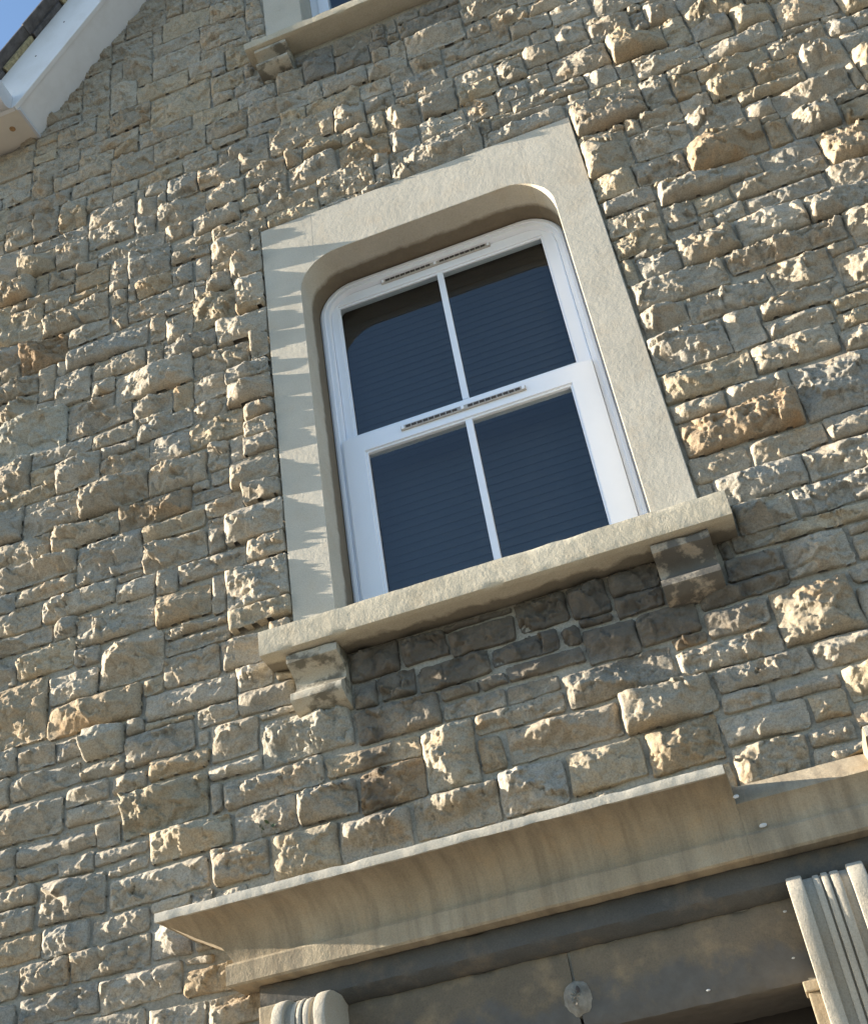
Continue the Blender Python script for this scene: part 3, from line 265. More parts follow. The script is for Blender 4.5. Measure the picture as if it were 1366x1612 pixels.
STONES_AROUND = ("""330,400,40,160;267,330,50,210;330,400,160,270;267,330,210,360;330,400,270,360;267,400,360,470;-1570,-1486,350,480;-1630,-1570,360,480;-1700,-1630,370,490;-1760,-1700,380,500;-1820,-1760,390,500;-1880,-1820,400,520;-1940,-1880,410,530;-2000,-1940,420,560;-2060,-2000,430,610;-2120,-2060,440,550;267,400,470,570;-2190,-2120,450,610;-1630,-1486,480,570;-2250,-2190,460,570;-1700,-1630,490,590;-2310,-2250,470,590;-1820,-1700,500,590;-2370,-2310,480,580;-2430,-2370,490,600;-1880,-1820,520,670;-2490,-2430,500,600;-1940,-1880,530,610;-2550,-2490,510,610;-2620,-2550,520,660;-2120,-2060,550,660;-2680,-2620,530,660;-2000,-1940,560,640;-2740,-2680,540,640;-2250,-2190,570,670;-1630,-1486,570,650;267,400,570,670;-2800,-2740,550,660;-2370,-2310,580,680;-2860,-2800,560,700;-2310,-2250,590,700;-1820,-1630,590,720;-2920,-2860,570,670;-2490,-2370,600,680;-2980,-2920,580,700;-2550,-2490,610,710;-2190,-2120,610,700;-2060,-2000,610,720;-1940,-1880,610,740;-3080,-2980,590,770;-2740,-2680,640,790;-2000,-1940,640,770;-1630,-1486,650,730;-2800,-2740,660,750;-2680,-2550,660,760;-2120,-2060,660,740;-2920,-2860,670,820;-2250,-2190,670,780;-1880,-1820,670,740;267,400,670,740;-2490,-2370,680,780;-2370,-2310,680,830;-2980,-2920,700,850;-2860,-2800,700,850;-2310,-2250,700,770;-2190,-2120,700,800;401,490,670,780;-2550,-2490,710,860;-2060,-2000,720,790;-1820,-1630,720,870;-1630,-1486,730,800;-2120,-2060,740,820;-1940,-1820,740,890;267,400,740,820;-2800,-2740,750,830;-2680,-2550,760,910;-3080,-2980,770,860;-2310,-2250,770,920;-2000,-1940,770,941;-2490,-2370,780,850;-2250,-2190,780,870;401,510,780,880;-2740,-2680,790,890;-2060,-2000,790,870;-2190,-2120,800,890;-1630,-1486,800,899;-2920,-2860,820,910;-2120,-2060,820,939;267,400,820,890;-2800,-2740,830,940;-2370,-2310,830,940;-2980,-2920,850,950;-2860,-2800,850,980;-2490,-2370,850,960;-3080,-2980,860,950;-2550,-2490,860,960;-2250,-2190,870,940;-2060,-2000,870,940;-1820,-1630,870,900;401,510,880,950;-2740,-2680,890,990;-2190,-2120,890,940;-1940,-1820,890,920;267,400,890,1000;-2920,-2860,910,1040;-2680,-2550,910,1020;-2310,-2250,920,1030;-2800,-2740,940,1010;-2370,-2310,940,1025;-2250,-2200,940,1030;-3080,-2920,950,1020;401,510,950,1020;-2550,-2370,960,1027;550,660,940,1120;-2860,-2800,980,1090;-2740,-2680,990,1060;267,401,1000,1100;-2800,-2740,1010,1140;-3080,-2920,1020,1170;-2680,-2550,1020,1130;401,510,1020,1099;-2550,-2460,1030,1139;-2920,-2860,1040,1170;-2740,-2680,1060,1150;-2860,-2800,1090,1160;440,510,1100,1230;550,660,1120,1270;-2680,-2550,1130,1280;-2800,-2740,1140,1210;-2550,-2470,1140,1240;-2740,-2680,1150,1260;-2860,-2800,1160,1310;-3080,-2860,1170,1250;-2800,-2740,1210,1290;441,510,1230,1330;-2550,-2473,1240,1330;-3080,-2860,1250,1340;-2740,-2680,1260,1370;550,660,1270,1370;-2680,-2550,1280,1410;-2800,-2740,1290,1360;-2860,-2800,1310,1440;-2550,-2482,1330,1429;441,510,1330,1359;-3080,-2860,1340,1420;-2800,-2740,1360,1460;-2740,-2680,1370,1480;550,660,1370,1520;-2680,-2550,1410,1520;-3080,-2860,1420,1500;-2550,-2490,1430,1500;-2860,-2800,1440,1550;700,800,1410,1520;-2800,-2740,1460,1570;-2740,-2680,1480,1630;-3100,-2860,1500,1600;-2550,-2500,1500,1600;-2680,-2550,1520,1590;580,660,1520,1630;700,800,1520,1620;-2860,-2800,1550,1640;-2800,-2740,1570,1660;-2680,-2550,1590,1720;-3100,-2860,1600,1710;-2550,-2500,1600,1643;700,800,1620,1770;-2740,-2680,1630,1780;580,660,1630,1710;-2860,-2800,1640,1730;-2800,-2740,1660,1770;-3100,-2860,1710,1840;590,660,1710,1820;-2680,-2550,1720,1830;-2860,-2800,1730,1880;-2800,-2740,1770,1920;700,800,1770,1920;-2740,-2680,1780,1890;590,660,1820,1900;-2680,-2550,1830,1930;-3110,-2960,1840,1950;-2960,-2860,1840,1930;-3280,-3180,1820,1980;-2860,-2800,1880,1950;-2740,-2680,1890,1970;590,660,1900,1985;-2800,-2740,1920,2020;721,800,1920,2070;-2960,-2860,1930,2060;-2680,-2562,1930,2030;-3110,-2960,1950,2030;-2860,-2800,1950,2030;-2740,-2680,1970,2040;-3280,-3210,1980,2050;-2800,-2740,2020,2150;-3210,-3130,2000,2140;-3110,-2960,2030,2110;-2860,-2800,2030,2160;-2680,-2562,2030,2120;-2740,-2680,2040,2190;-3250,-3210,2050,2130;-2960,-2860,2060,2160;-3330,-3250,2052,2180;721,800,2070,2100;740,810,2100,2216;-3110,-2960,2110,2220;-2680,-2562,2120,2259;-3250,-3210,2130,2200;-3210,-3130,2140,2210;-2800,-2740,2150,2300;-2960,-2800,2160,2260;-3330,-3250,2180,2270;-2740,-2680,2190,2270;-3250,-3210,2200,2270;-3210,-3130,2210,2360;-3110,-2960,2220,2370;890,1010,2220,2350;1020,1120,2220,2380;-2960,-2800,2260,2390;-2680,-2570,2260,2330;-3330,-3210,2270,2370;-2740,-2680,2270,2360;-2800,-2740,2300,2380;-2680,-2570,2330,2480;890,1010,2350,2480;-3210,-3130,2360,2460;-2740,-2680,2360,2510;-3340,-3210,2370,2460;-3110,-2960,2370,2520;1280,1380,2340,2520;-2800,-2740,2380,2460;1020,1120,2380,2460;-2960,-2800,2390,2520;-3340,-3160,2460,2560;-2800,-2740,2460,2570;1020,1120,2460,2590;-2680,-2590,2480,2560;890,1010,2480,2550;-2740,-2680,2510,2640;-3110,-2920,2520,2670;-2920,-2800,2520,2590;1280,1380,2520,2590;-3160,-3111,2510,2640;900,1018,2550,2650;-3340,-3160,2560,2640;-2680,-2590,2560,2590;-2800,-2740,2570,2670;-2920,-2800,2590,2660;-2680,-2600,2590,2670;1020,1120,2590,2740;1280,1380,2590,2680;-3340,-3120,2640,2720;-2740,-2680,2640,2730;930,1018,2650,2720;-2920,-2800,2660,2730;-3080,-2920,2670,2800;-2800,-2740,2670,2760;-2680,-2602,2670,2740;-3120,-3080,2671,2790;1280,1380,2680,2780;-3340,-3120,2720,2870;950,1018,2720,2818;-2920,-2800,2730,2880;-2740,-2680,2730,2880;-2680,-2602,2740,2798;1032,1120,2740,2850;-2800,-2740,2760,2870;1280,1380,2780,2930;-3120,-3080,2790,2920;-3080,-2920,2800,2910;-2680,-2613,2800,2918;1032,1120,2850,2930;-3340,-3120,2870,3020;-2800,-2740,2870,2980;-2920,-2800,2880,2970;-2740,-2680,2880,2970;-3080,-2920,2910,3000;-3120,-3080,2920,2990;-2680,-2630,2920,3020;1031,1120,2930,2978;1280,1380,2930,3030;1150,1270,2930,3030;-2920,-2800,2970,3100;-2740,-2680,2970,3080;-2800,-2740,2980,3050;-3120,-3080,2990,3060;-3080,-2920,3000,3130;-3340,-3190,3020,3170;-3190,-3120,3020,3150;-2680,-2630,3020,3090;-3450,-3350,3000,3100;1130,1270,3030,3100;1280,1430,3030,3140;-2800,-2740,3050,3120;-3120,-3080,3060,3130;-2740,-2680,3080,3188;-2680,-2630,3090,3173;-3420,-3370,3100,3230;-2920,-2800,3100,3210;1130,1270,3100,3190;-3510,-3420,3101,3200;-2800,-2740,3120,3210;-3120,-2920,3130,3230;1280,1430,3140,3270;-3190,-3120,3150,3260;-3320,-3190,3170,3250;-3370,-3320,3172,3290;-2740,-2650,3190,3270;1160,1270,3190,3280;-3489,-3420,3200,3270;-2920,-2740,3210,3290;-3420,-3370,3230,3310;-3120,-2920,3230,3300;1120,1160,3210,3280;-3320,-3190,3250,3350;-3560,-3490,3230,3350;-3190,-3120,3260,3360;-3480,-3420,3270,3380;-2740,-2650,3270,3360;1280,1430,3270,3340;1170,1278,3280,3389;-3370,-3320,3290,3400;-2920,-2740,3290,3400;-3120,-2920,3300,3380;-3420,-3370,3310,3390;1280,1430,3340,3420;-3560,-3480,3350,3420;-3320,-3190,3350,3440;-3190,-3120,3360,3490;-2740,-2592,3360,3430;-3480,-3420,3380,3480;-3120,-2920,3380,3470;-3420,-3370,3390,3490;-3370,-3320,3400,3500;-2920,-2740,3400,3530;1220,1278,3391,3510;-3560,-3480,3420,3490;1280,1410,3420,3530;1570,1680,3400,3580;-3320,-3190,3440,3590;-3120,-2920,3470,3580;-3480,-3420,3480,3550;-3560,-3480,3490,3580;-3420,-3370,3490,3580;-3190,-3120,3490,3600;1410,1480,3460,3640;-3370,-3320,3500,3650;1220,1278,3510,3580;-2920,-2740,3530,3630;1280,1410,3530,3640;-3480,-3420,3550,3640;-3570,-3480,3580,3730;-3420,-3370,3580,3680;-3120,-2920,3580,3680;1570,1680,3580,3660;-3320,-3190,3590,3700;-3190,-3120,3600,3690;-2920,-2740,3630,3740;-3480,-3420,3640,3740;1270,1390,3640,3720;1390,1480,3640,3770;-3370,-3320,3650,3740;1570,1680,3660,3760;-3420,-3370,3680,3780;-3120,-2920,3680,3810;-3190,-3120,3690,3770;-3320,-3190,3700,3810;1270,1390,3720,3770;-3570,-3480,3730,3830;-3480,-3420,3740,3830;-3370,-3320,3740,3890;-2920,-2740,3740,3890;1570,1680,3760,3910;-3190,-3120,3770,3880;1360,1480,3770,3870;-3420,-3370,3780,3850;-3320,-3190,3810,3890;-3120,-2920,3810,3890;-3570,-3420,3830,3900;-3420,-3370,3850,3960;1360,1480,3870,3960;-3190,-3120,3880,3990;-3370,-3190,3890,3980;-3120,-2740,3890,4000;-3558,-3420,3900,3990;-2740,-2700,3910,4053;1570,1680,3910,4000;1490,1570,3890,4000;1680,1750,3890,4010;1800,1900,3910,4040;-3630,-3560,3920,4050;-3420,-3370,3960,4070;1360,1480,3960,4110;-3370,-3190,3980,4060;-3558,-3420,3990,4060;-3190,-3120,3990,4080;-3120,-2920,4000,4150;-2920,-2740,4000,4080;1490,1600,4000,4070;1600,1680,4000,4130;1680,1750,4010,4090;1800,1900,4040,4110;-3630,-3560,4050,4200;-3558,-3420,4060,4170;-3370,-3190,4060,4210;-3420,-3370,4070,4180;1490,1600,4070,4180;-3190,-3120,4080,4160;-2920,-2740,4080,4160;1680,1750,4090,4220;1360,1480,4110,4183;1800,1900,4110,4220;1600,1680,4130,4230;-3120,-3000,4150,4250;-3000,-2920,4150,4230;-3190,-3120,4160,4310;-2920,-2800,4160,4230;-2800,-2740,4160,4260;-3558,-3420,4170,4320;-3420,-3370,4180,4330;1490,1600,4180,4260;-3630,-3560,4200,4280;-3370,-3250,4210,4320;-3250,-3190,4210,4300;1680,1750,4220,4300;1800,1900,4220,4300;-3000,-2800,4230,4340;1600,1680,4230,4340;-3120,-3000,4250,4330;-2800,-2740,4260,4340;1490,1600,4260,4410;-3250,-3190,4300,4390;1680,1720,4300,4380;1800,1900,4300,4370;-3190,-3120,4310,4410;-3558,-3420,4320,4450;-3370,-3250,4320,4390;-3420,-3370,4330,4410;-3120,-3000,4330,4440;-3000,-2840,4340,4430;-2840,-2722,4340,4430;1262,1470,4340,4440;1600,1680,4340,4490;1720,1800,4330,4450;1800,1900,4370,4440;1680,1720,4380,4450;-3370,-3190,4390,4470;-3420,-3370,4410,4500;-3190,-3120,4410,4500;1490,1600,4410,4540;-3000,-2880,4430,4510;-2880,-2722,4430,4470;-3120,-3000,4440,4540;1260,1449,4440,4520;1800,1900,4440,4590;1450,1490,4441,4560;1680,1800,4450,4540;-3370,-3190,4470,4550;-2880,-2750,4470,4580;1030,1260,4480,4610;1600,1680,4490,4580;-3420,-3370,4500,4570;-3190,-3120,4500,4630;-3000,-2880,4510,4660;1260,1449,4520,4620;-3120,-3000,4540,4670;1490,1600,4540,4620;1680,1800,4540,4670;-3370,-3190,4550,4640;1450,1490,4560,4660;-2880,-2750,4580,4610;1600,1680,4580,4690;940,1030,4590,4740;1800,1920,4590,4720;1922,2010,4570,4670;-2880,-2780,4610,4760;1030,1260,4610,4720;1260,1450,4620,4710;1490,1600,4620,4710;-3190,-3120,4630,4740;-3300,-3190,4640,4720;-3000,-2880,4660,4770;1450,1490,4660,4730;-3120,-3000,4670,4820;1680,1800,4670,4800;1922,2010,4670,4770;1600,1680,4690,4780;1260,1380,4710,4790;1380,1450,4710,4860;1490,1600,4710,4800;-3300,-3190,4720,4830;1030,1260,4720,4810;1800,1920,4720,4870;850,940,4730,4810;1450,1490,4730,4860;-3190,-3120,4740,4850;940,1030,4740,4870;-2880,-2780,4760,4875;-3000,-2880,4770,4880;1922,2010,4770,4900;2080,2150,4740,4920;1600,1680,4780,4860;1260,1380,4790,4920;1490,1600,4800,4910;1680,1800,4800,4900;850,940,4810,4940;1030,1260,4810,4880;-3120,-3000,4820,4890;690,850,4820,4920;620,690,4840,4940;-3190,-3120,4850,4980;1380,1490,4860,4970;1600,1680,4860,4970;2150,2220,4830,4930;940,1030,4870,5020;1800,1920,4870,5000;-3000,-2810,4880,5010;1030,1260,4880,4970;-3120,-3000,4890,4990;1680,1800,4900,4990;1922,2010,4900,4990;1490,1600,4910,5040;2011,2080,4880,5010;480,620,4920,4990;690,850,4920,5030;1260,1380,4920,5020;2080,2150,4920,5030;2150,2230,4930,5080;620,690,4940,5010;850,940,4940,5090;1030,1260,4970,5100;1380,1490,4970,5080;1600,1680,4970,5050;-3120,-3000,4990,5080;480,620,4990,5070;1680,1800,4990,5080;1922,2011,4990,5080;1800,1920,5000,5130;-3000,-2810,5010,5110;620,690,5010,5110;2011,2080,5010,5110;940,1030,5020,5100;1260,1380,5020,5150;360,480,5030,5140;690,850,5030,5160;2080,2150,5030,5100;1490,1600,5040,5170;1600,1680,5050,5150;270,360,5060,5150;480,620,5070,5180;1380,1490,5080,5190;1680,1800,5080,5190;1922,2011,5080,5190;2150,2230,5080,5190;850,940,5090,5200;940,1140,5100,5200;1140,1260,5100,5180;2080,2150,5100,5170;-3000,-2830,5110,5260;620,690,5110,5190;2011,2080,5110,5220;1800,1920,5130,5240;360,480,5140,5210;270,360,5150,5300;1260,1380,5150,5250;1600,1680,5150,5220;690,850,5160,5240;50,270,5171,5260;1490,1600,5170,5260;2080,2150,5170,5260;480,620,5180,5280;1140,1260,5180,5250;2230,2310,5150,5320;620,690,5190,5290;1380,1490,5190,5290;1680,1800,5190,5320;1922,2011,5190,5270;2150,2230,5190,5370;850,1140,5200,5290;360,480,5210,5280;1600,1680,5220,5310;2011,2080,5220,5350;690,850,5240,5310;1800,1890,5240,5390;1140,1260,5250,5400;1260,1380,5250,5380;50,270,5260,5370;1520,1600,5260,5330;2080,2150,5260,5330;1940,2011,5270,5400;360,620,5280,5360;-90,50,5290,5370;620,690,5290,5400;850,1010,5290,5390;1010,1140,5290,5390;1380,1520,5290,5380;270,360,5300,5450;690,850,5310,5410;1600,1680,5310,5440;1890,1940,5280,5390;1680,1800,5320,5430;1520,1600,5330,5430;2080,2150,5330,5410;2011,2080,5350,5480;360,620,5360,5470;70,270,5370,5520;1260,1460,5380,5480;1460,1520,5380,5480;850,1050,5390,5460;1050,1140,5390,5490;1800,1940,5390,5520;620,690,5400,5510;1140,1260,5400,5490;1940,2011,5400,5470;690,850,5410,5560;2080,2150,5410,5480;1520,1600,5430,5580;1680,1800,5430,5540;1600,1680,5440,5590;-10,70,5450,5600;270,360,5450,5530;850,1050,5460,5560;360,480,5470,5540;480,620,5470,5620;1940,2011,5470,5590;1260,1520,5480,5560;1050,1260,5490,5600;620,690,5510,5640;70,270,5520,5600;1800,1940,5520,5630;270,360,5530,5630;360,480,5540,5650;1680,1800,5540,5668;690,890,5560,5630;890,1050,5560,5660;1260,1520,5560,5640;1520,1600,5580,5680;1600,1680,5590,5700;-10,270,5600,5670;1050,1260,5600,5710;480,620,5620,5770;270,360,5630,5740;690,810,5630,5720;810,890,5630,5700;620,690,5640,5730;1260,1460,5640,5710;1460,1520,5640,5710;360,480,5650,5800;890,1050,5660,5740;-10,270,5670,5820;1680,1870,5670,5700;1520,1600,5680,5790;810,890,5700,5790;1600,1750,5700,5840;1050,1210,5710,5780;1210,1330,5710,5810;1330,1450,5710,5840;1450,1520,5710,5800;690,810,5720,5820;620,690,5730,5820;270,360,5740,5840;890,1050,5740,5890;480,620,5770,5840;1050,1210,5780,5870;810,890,5790,5940;1520,1600,5790,5950;360,480,5800,5880;1450,1520,5800,5870;1210,1330,5810,5890;-10,270,5820,5950;620,810,5820,5950;270,360,5840,5930;480,620,5840,5970;1330,1450,5840,6020;1050,1210,5870,5960;1450,1520,5870,5980;360,480,5880,5980;890,1050,5890,6040;1210,1330,5890,5980;270,360,5930,6000;810,890,5940,6050;-10,110,5950,6030;110,270,5950,6100;620,810,5950,6080;1050,1210,5960,6060;480,620,5970,6070;360,480,5980,6130;1210,1330,5980,6088;270,360,6000,6100;1330,1480,6020,6090;-10,110,6030,6120;890,1050,6040,6150;810,890,6050,6180;1050,1210,6060,6190;480,620,6070,6160;620,810,6080,6190;1210,1400,6090,6160;110,360,6100,6190;-1300,-1210,6110,6260;-10,110,6120,6200;360,480,6130,6210;890,1050,6150,6260;480,620,6160,6240;810,890,6180,6330;110,230,6190,6340;230,360,6190,6300;620,810,6190,6290;1050,1280,6190,6240;-10,110,6200,6300;360,480,6210,6300;480,620,6240,6350;1050,1240,6240,6310;-1300,-1210,6260,6390;890,1050,6260,6419;-1500,-1300,6270,6370;620,810,6290,6390;-10,110,6300,6400;230,480,6300,6410;810,890,6330,6430;110,230,6340,6450;480,620,6350,6450;-1500,-1300,6370,6520;-1300,-1210,6390,6500;620,810,6390,6520;-10,110,6400,6480;230,390,6410,6500;390,480,6410,6500;890,1040,6420,6490;-1660,-1500,6430,6560;810,890,6430,6550;110,230,6450,6600;480,620,6450,6550;-10,110,6480,6560;-1300,-1210,6500,6630;230,480,6500,6650;-1500,-1380,6520,6600;-1380,-1300,6520,6590;620,809,6520,6680;-1770,-1660,6550,6640;480,620,6550,6680;-1660,-1500,6560,6710;-10,110,6560,6690;-1380,-1300,6590,6670;-1500,-1380,6600,6730;110,230,6600,6700;-1860,-1770,6620,6690;-1300,-1210,6630,6780;-1770,-1660,6640,6790;230,390,6650,6800;390,480,6650,6800;-1380,-1300,6670,6800;480,750,6680,6738;-1860,-1770,6690,6790;-10,110,6690,6790;110,230,6700,6850;-1660,-1500,6710,6820;-1500,-1380,6730,6840;480,630,6740,6860;-1300,-1210,6780,6910;-1860,-1660,6790,6860;-10,110,6790,6900;-1380,-1300,6800,6930;230,480,6800,6908;-1660,-1500,6820,6920;-1500,-1380,6840,6990;110,230,6850,6920;-10,110,6900,7030;-1300,-1210,6910,7040;230,460,6910,6999;-1660,-1500,6920,7050;110,230,6920,7100;-1380,-1300,6930,7080;-1500,-1380,6990,7100;230,380,7000,7090;-10,110,7030,7140;-1300,-1210,7040,7140;-1660,-1500,7050,7120;-1380,-1300,7080,7180;-1500,-1380,7100,7210;110,260,7102,7200;-1300,-1210,7140,7220;-10,110,7140,7270;-1380,-1300,7180,7270;-1210,-970,7200,7270;-970,-730,7200,7330;-730,-530,7200,7290;-530,-290,7200,7270;-290,-10,7200,7300;-1500,-1380,7210,7280;-1300,-1210,7220,7300;-1380,-1300,7270,7400;-1210,-970,7270,7340;-530,-290,7270,7360;-1300,-1210,7300,7390;-290,-170,7300,7370""")

# ------------------------------------------------------------------ ground
def struct(name, x0, x1, y0, y1, z0, z1, mat):
    o = box(name, x0, x1, y0, y1, z0, z1, mat); o['kind'] = 'structure'; return o
struct('ground', -300, 300, -300, 300, -ZC - 0.5, -ZC - 0.13, M_ROAD)
struct('pavement', -60, 60, -4.6, 0.3, -ZC - 0.2, -ZC, M_GROUND)

# ------------------------------------------------------------------ noise (numpy)
def _hash(ix, iy, s):
    h = (ix.astype(np.int64) * 374761393 + iy.astype(np.int64) * 668265263 + s * 1442695041) & 0xFFFFFFFF
    h = ((h ^ (h >> 13)) * 1274126177) & 0xFFFFFFFF
    h = ((h ^ (h >> 16)) * 2246822519) & 0xFFFFFFFF
    return ((h ^ (h >> 15)) & 0xFFFFFF) / float(0xFFFFFF)
def gnoise(x, y, s):
    ix, iy = np.floor(x), np.floor(y); fx, fy = x - ix, y - iy
    u = fx * fx * fx * (fx * (fx * 6 - 15) + 10); v = fy * fy * fy * (fy * (fy * 6 - 15) + 10)
    r = []
    for dx, dy in ((0, 0), (1, 0), (0, 1), (1, 1)):
        a = _hash(ix + dx, iy + dy, s) * 2 * np.pi
        r.append(np.cos(a) * (fx - dx) + np.sin(a) * (fy - dy))
    a = r[0] + u * (r[1] - r[0]); b = r[2] + u * (r[3] - r[2])
    return (a + v * (b - a)) * 1.5
def facets(x, y, size, s):
    """broken-stone facets: each Voronoi cell is its own tilted plane."""
    px, py = x / size, y / size; ix, iy = np.floor(px), np.floor(py)
    best = np.full(x.shape, 9.0); out = np.zeros(x.shape)
    for dx in (-1, 0, 1):
        for dy in (-1, 0, 1):
            cx, cy = ix + dx, iy + dy
            qx = cx + _hash(cx, cy, s); qy = cy + _hash(cx, cy, s + 1)
            d = (px - qx) ** 2 + (py - qy) ** 2
            h = 0.70 * (_hash(cx, cy, s + 2) - 0.5) + (_hash(cx, cy, s + 3) - 0.5) * 1.6 * (px - qx) + (_hash(cx, cy, s + 4) - 0.5) * 1.6 * (py - qy)
            k = d < best; best = np.where(k, d, best); out = np.where(k, h, out)
    return out

def knobs(x, y, size, s):
    """crumbly broken texture: crowded blunt peaks with creases between them."""
    px, py = x / size, y / size; ix, iy = np.floor(px), np.floor(py)
    best = np.full(x.shape, 9.0)
    for dx in (-1, 0, 1):
        for dy in (-1, 0, 1):
            cx, cy = ix + dx, iy + dy
            d = np.hypot(px - cx - _hash(cx, cy, s), py - cy - _hash(cx, cy, s + 1)) * (0.75 + 0.6 * _hash(cx, cy, s + 2)) + 0.25 * _hash(cx, cy, s + 3)
            best = np.minimum(best, d)
    return 0.62 - best

# ------------------------------------------------------------------ the rubble wall, stone by stone (x0, x1, z0, z1 in mm)
def rects(t): return [tuple(int(v) / 1000 for v in q.split(',')) for q in t.split(';')]
VIS = rects(STONES_IN_VIEW); MAR = rects(STONES_AROUND)
cam_p = Vector((0, -3.311, 0))
def seen_area(r):
    c = Vector(((r[0] + r[1]) / 2, 0, (r[2] + r[3]) / 2)) - cam_p
    return (r[1] - r[0]) * (r[3] - r[2]) * c.normalized().y / c.length_squared
SPECIAL = {(0.629, 3.702): (0.075, (0.38, 0.295, 0.195)), (0.305, 2.387): (0.050, (0.36, 0.28, 0.19)), (-2.385, 3.889): (0.050, (0.30, 0.22, 0.14)), (-1.853, 2.838): (0.040, (0.33, 0.265, 0.185)), (-2.050, 1.896): (0.060, (0.42, 0.38, 0.3)), (-1.321, 1.721): (0.050, (0.4, 0.37, 0.3)), (0.308, 1.649): (0.055, (0.36, 0.31, 0.23)), (-0.165, 1.489): (0.060, (0.38, 0.33, 0.25)), (-1.034, 1.478): (0.055, (0.36, 0.27, 0.175)), (0.123, 4.141): (0.050, (0.38, 0.32, 0.24)), (0.180, 3.855): (0.050, (0.4, 0.34, 0.25)), (-0.849, 1.542): (0.045, (0.4, 0.36, 0.28)), (-1.834, 1.636): (0.055, (0.34, 0.3, 0.22)), (-2.404, 3.411): (0.055, (0.4, 0.385, 0.32)), (1.033, 3.471): (0.060, (0.4, 0.32, 0.22)), (-2.043, 2.683): (0.035, (0.38, 0.35, 0.29)), (-0.503, 1.495): (0.050, (0.38, 0.325, 0.245)), (-0.617, 1.374): (0.050, (0.4, 0.37, 0.31)), (-0.867, 1.362): (0.055, None), (0.353, 1.404): (0.070, (0.42, 0.36, 0.26))}   # stones that stand out in the photograph: (x, z) -> (protrusion, tint)
def tint_for(r, q):
    cx, cz = (r[0] + r[1]) / 2, (r[2] + r[3]) / 2
    pal = [(0.380, 0.330, 0.252), (0.390, 0.348, 0.276), (0.365, 0.324, 0.256), (0.345, 0.318, 0.264), (0.395, 0.336, 0.243), (0.360, 0.290, 0.198)]
    w = [4, 4, 4, 2, 2, 0.6]
    if cz < 2.0 and cx > -1.9: w = [4, 3, 3, 1, 3, 2]
    c = q.choices(pal, w)[0]; k = q.uniform(0.97, 1.19)
    c = [v * k for v in c]
    soot = 0.0
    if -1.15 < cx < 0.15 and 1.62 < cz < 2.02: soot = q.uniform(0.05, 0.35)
    elif -1.02 < cx < -0.2 and 5.15 < cz < 5.4: soot = q.uniform(0.3, 0.6)
    c = [v * (1 - soot) + s * soot for v, s in zip(c, (0.082, 0.078, 0.070))]
    for (sx, sz), (_, t) in SPECIAL.items():
        if r[0] <= sx <= r[1] and r[2] <= sz <= r[3] and t: c = list(t)
    return c

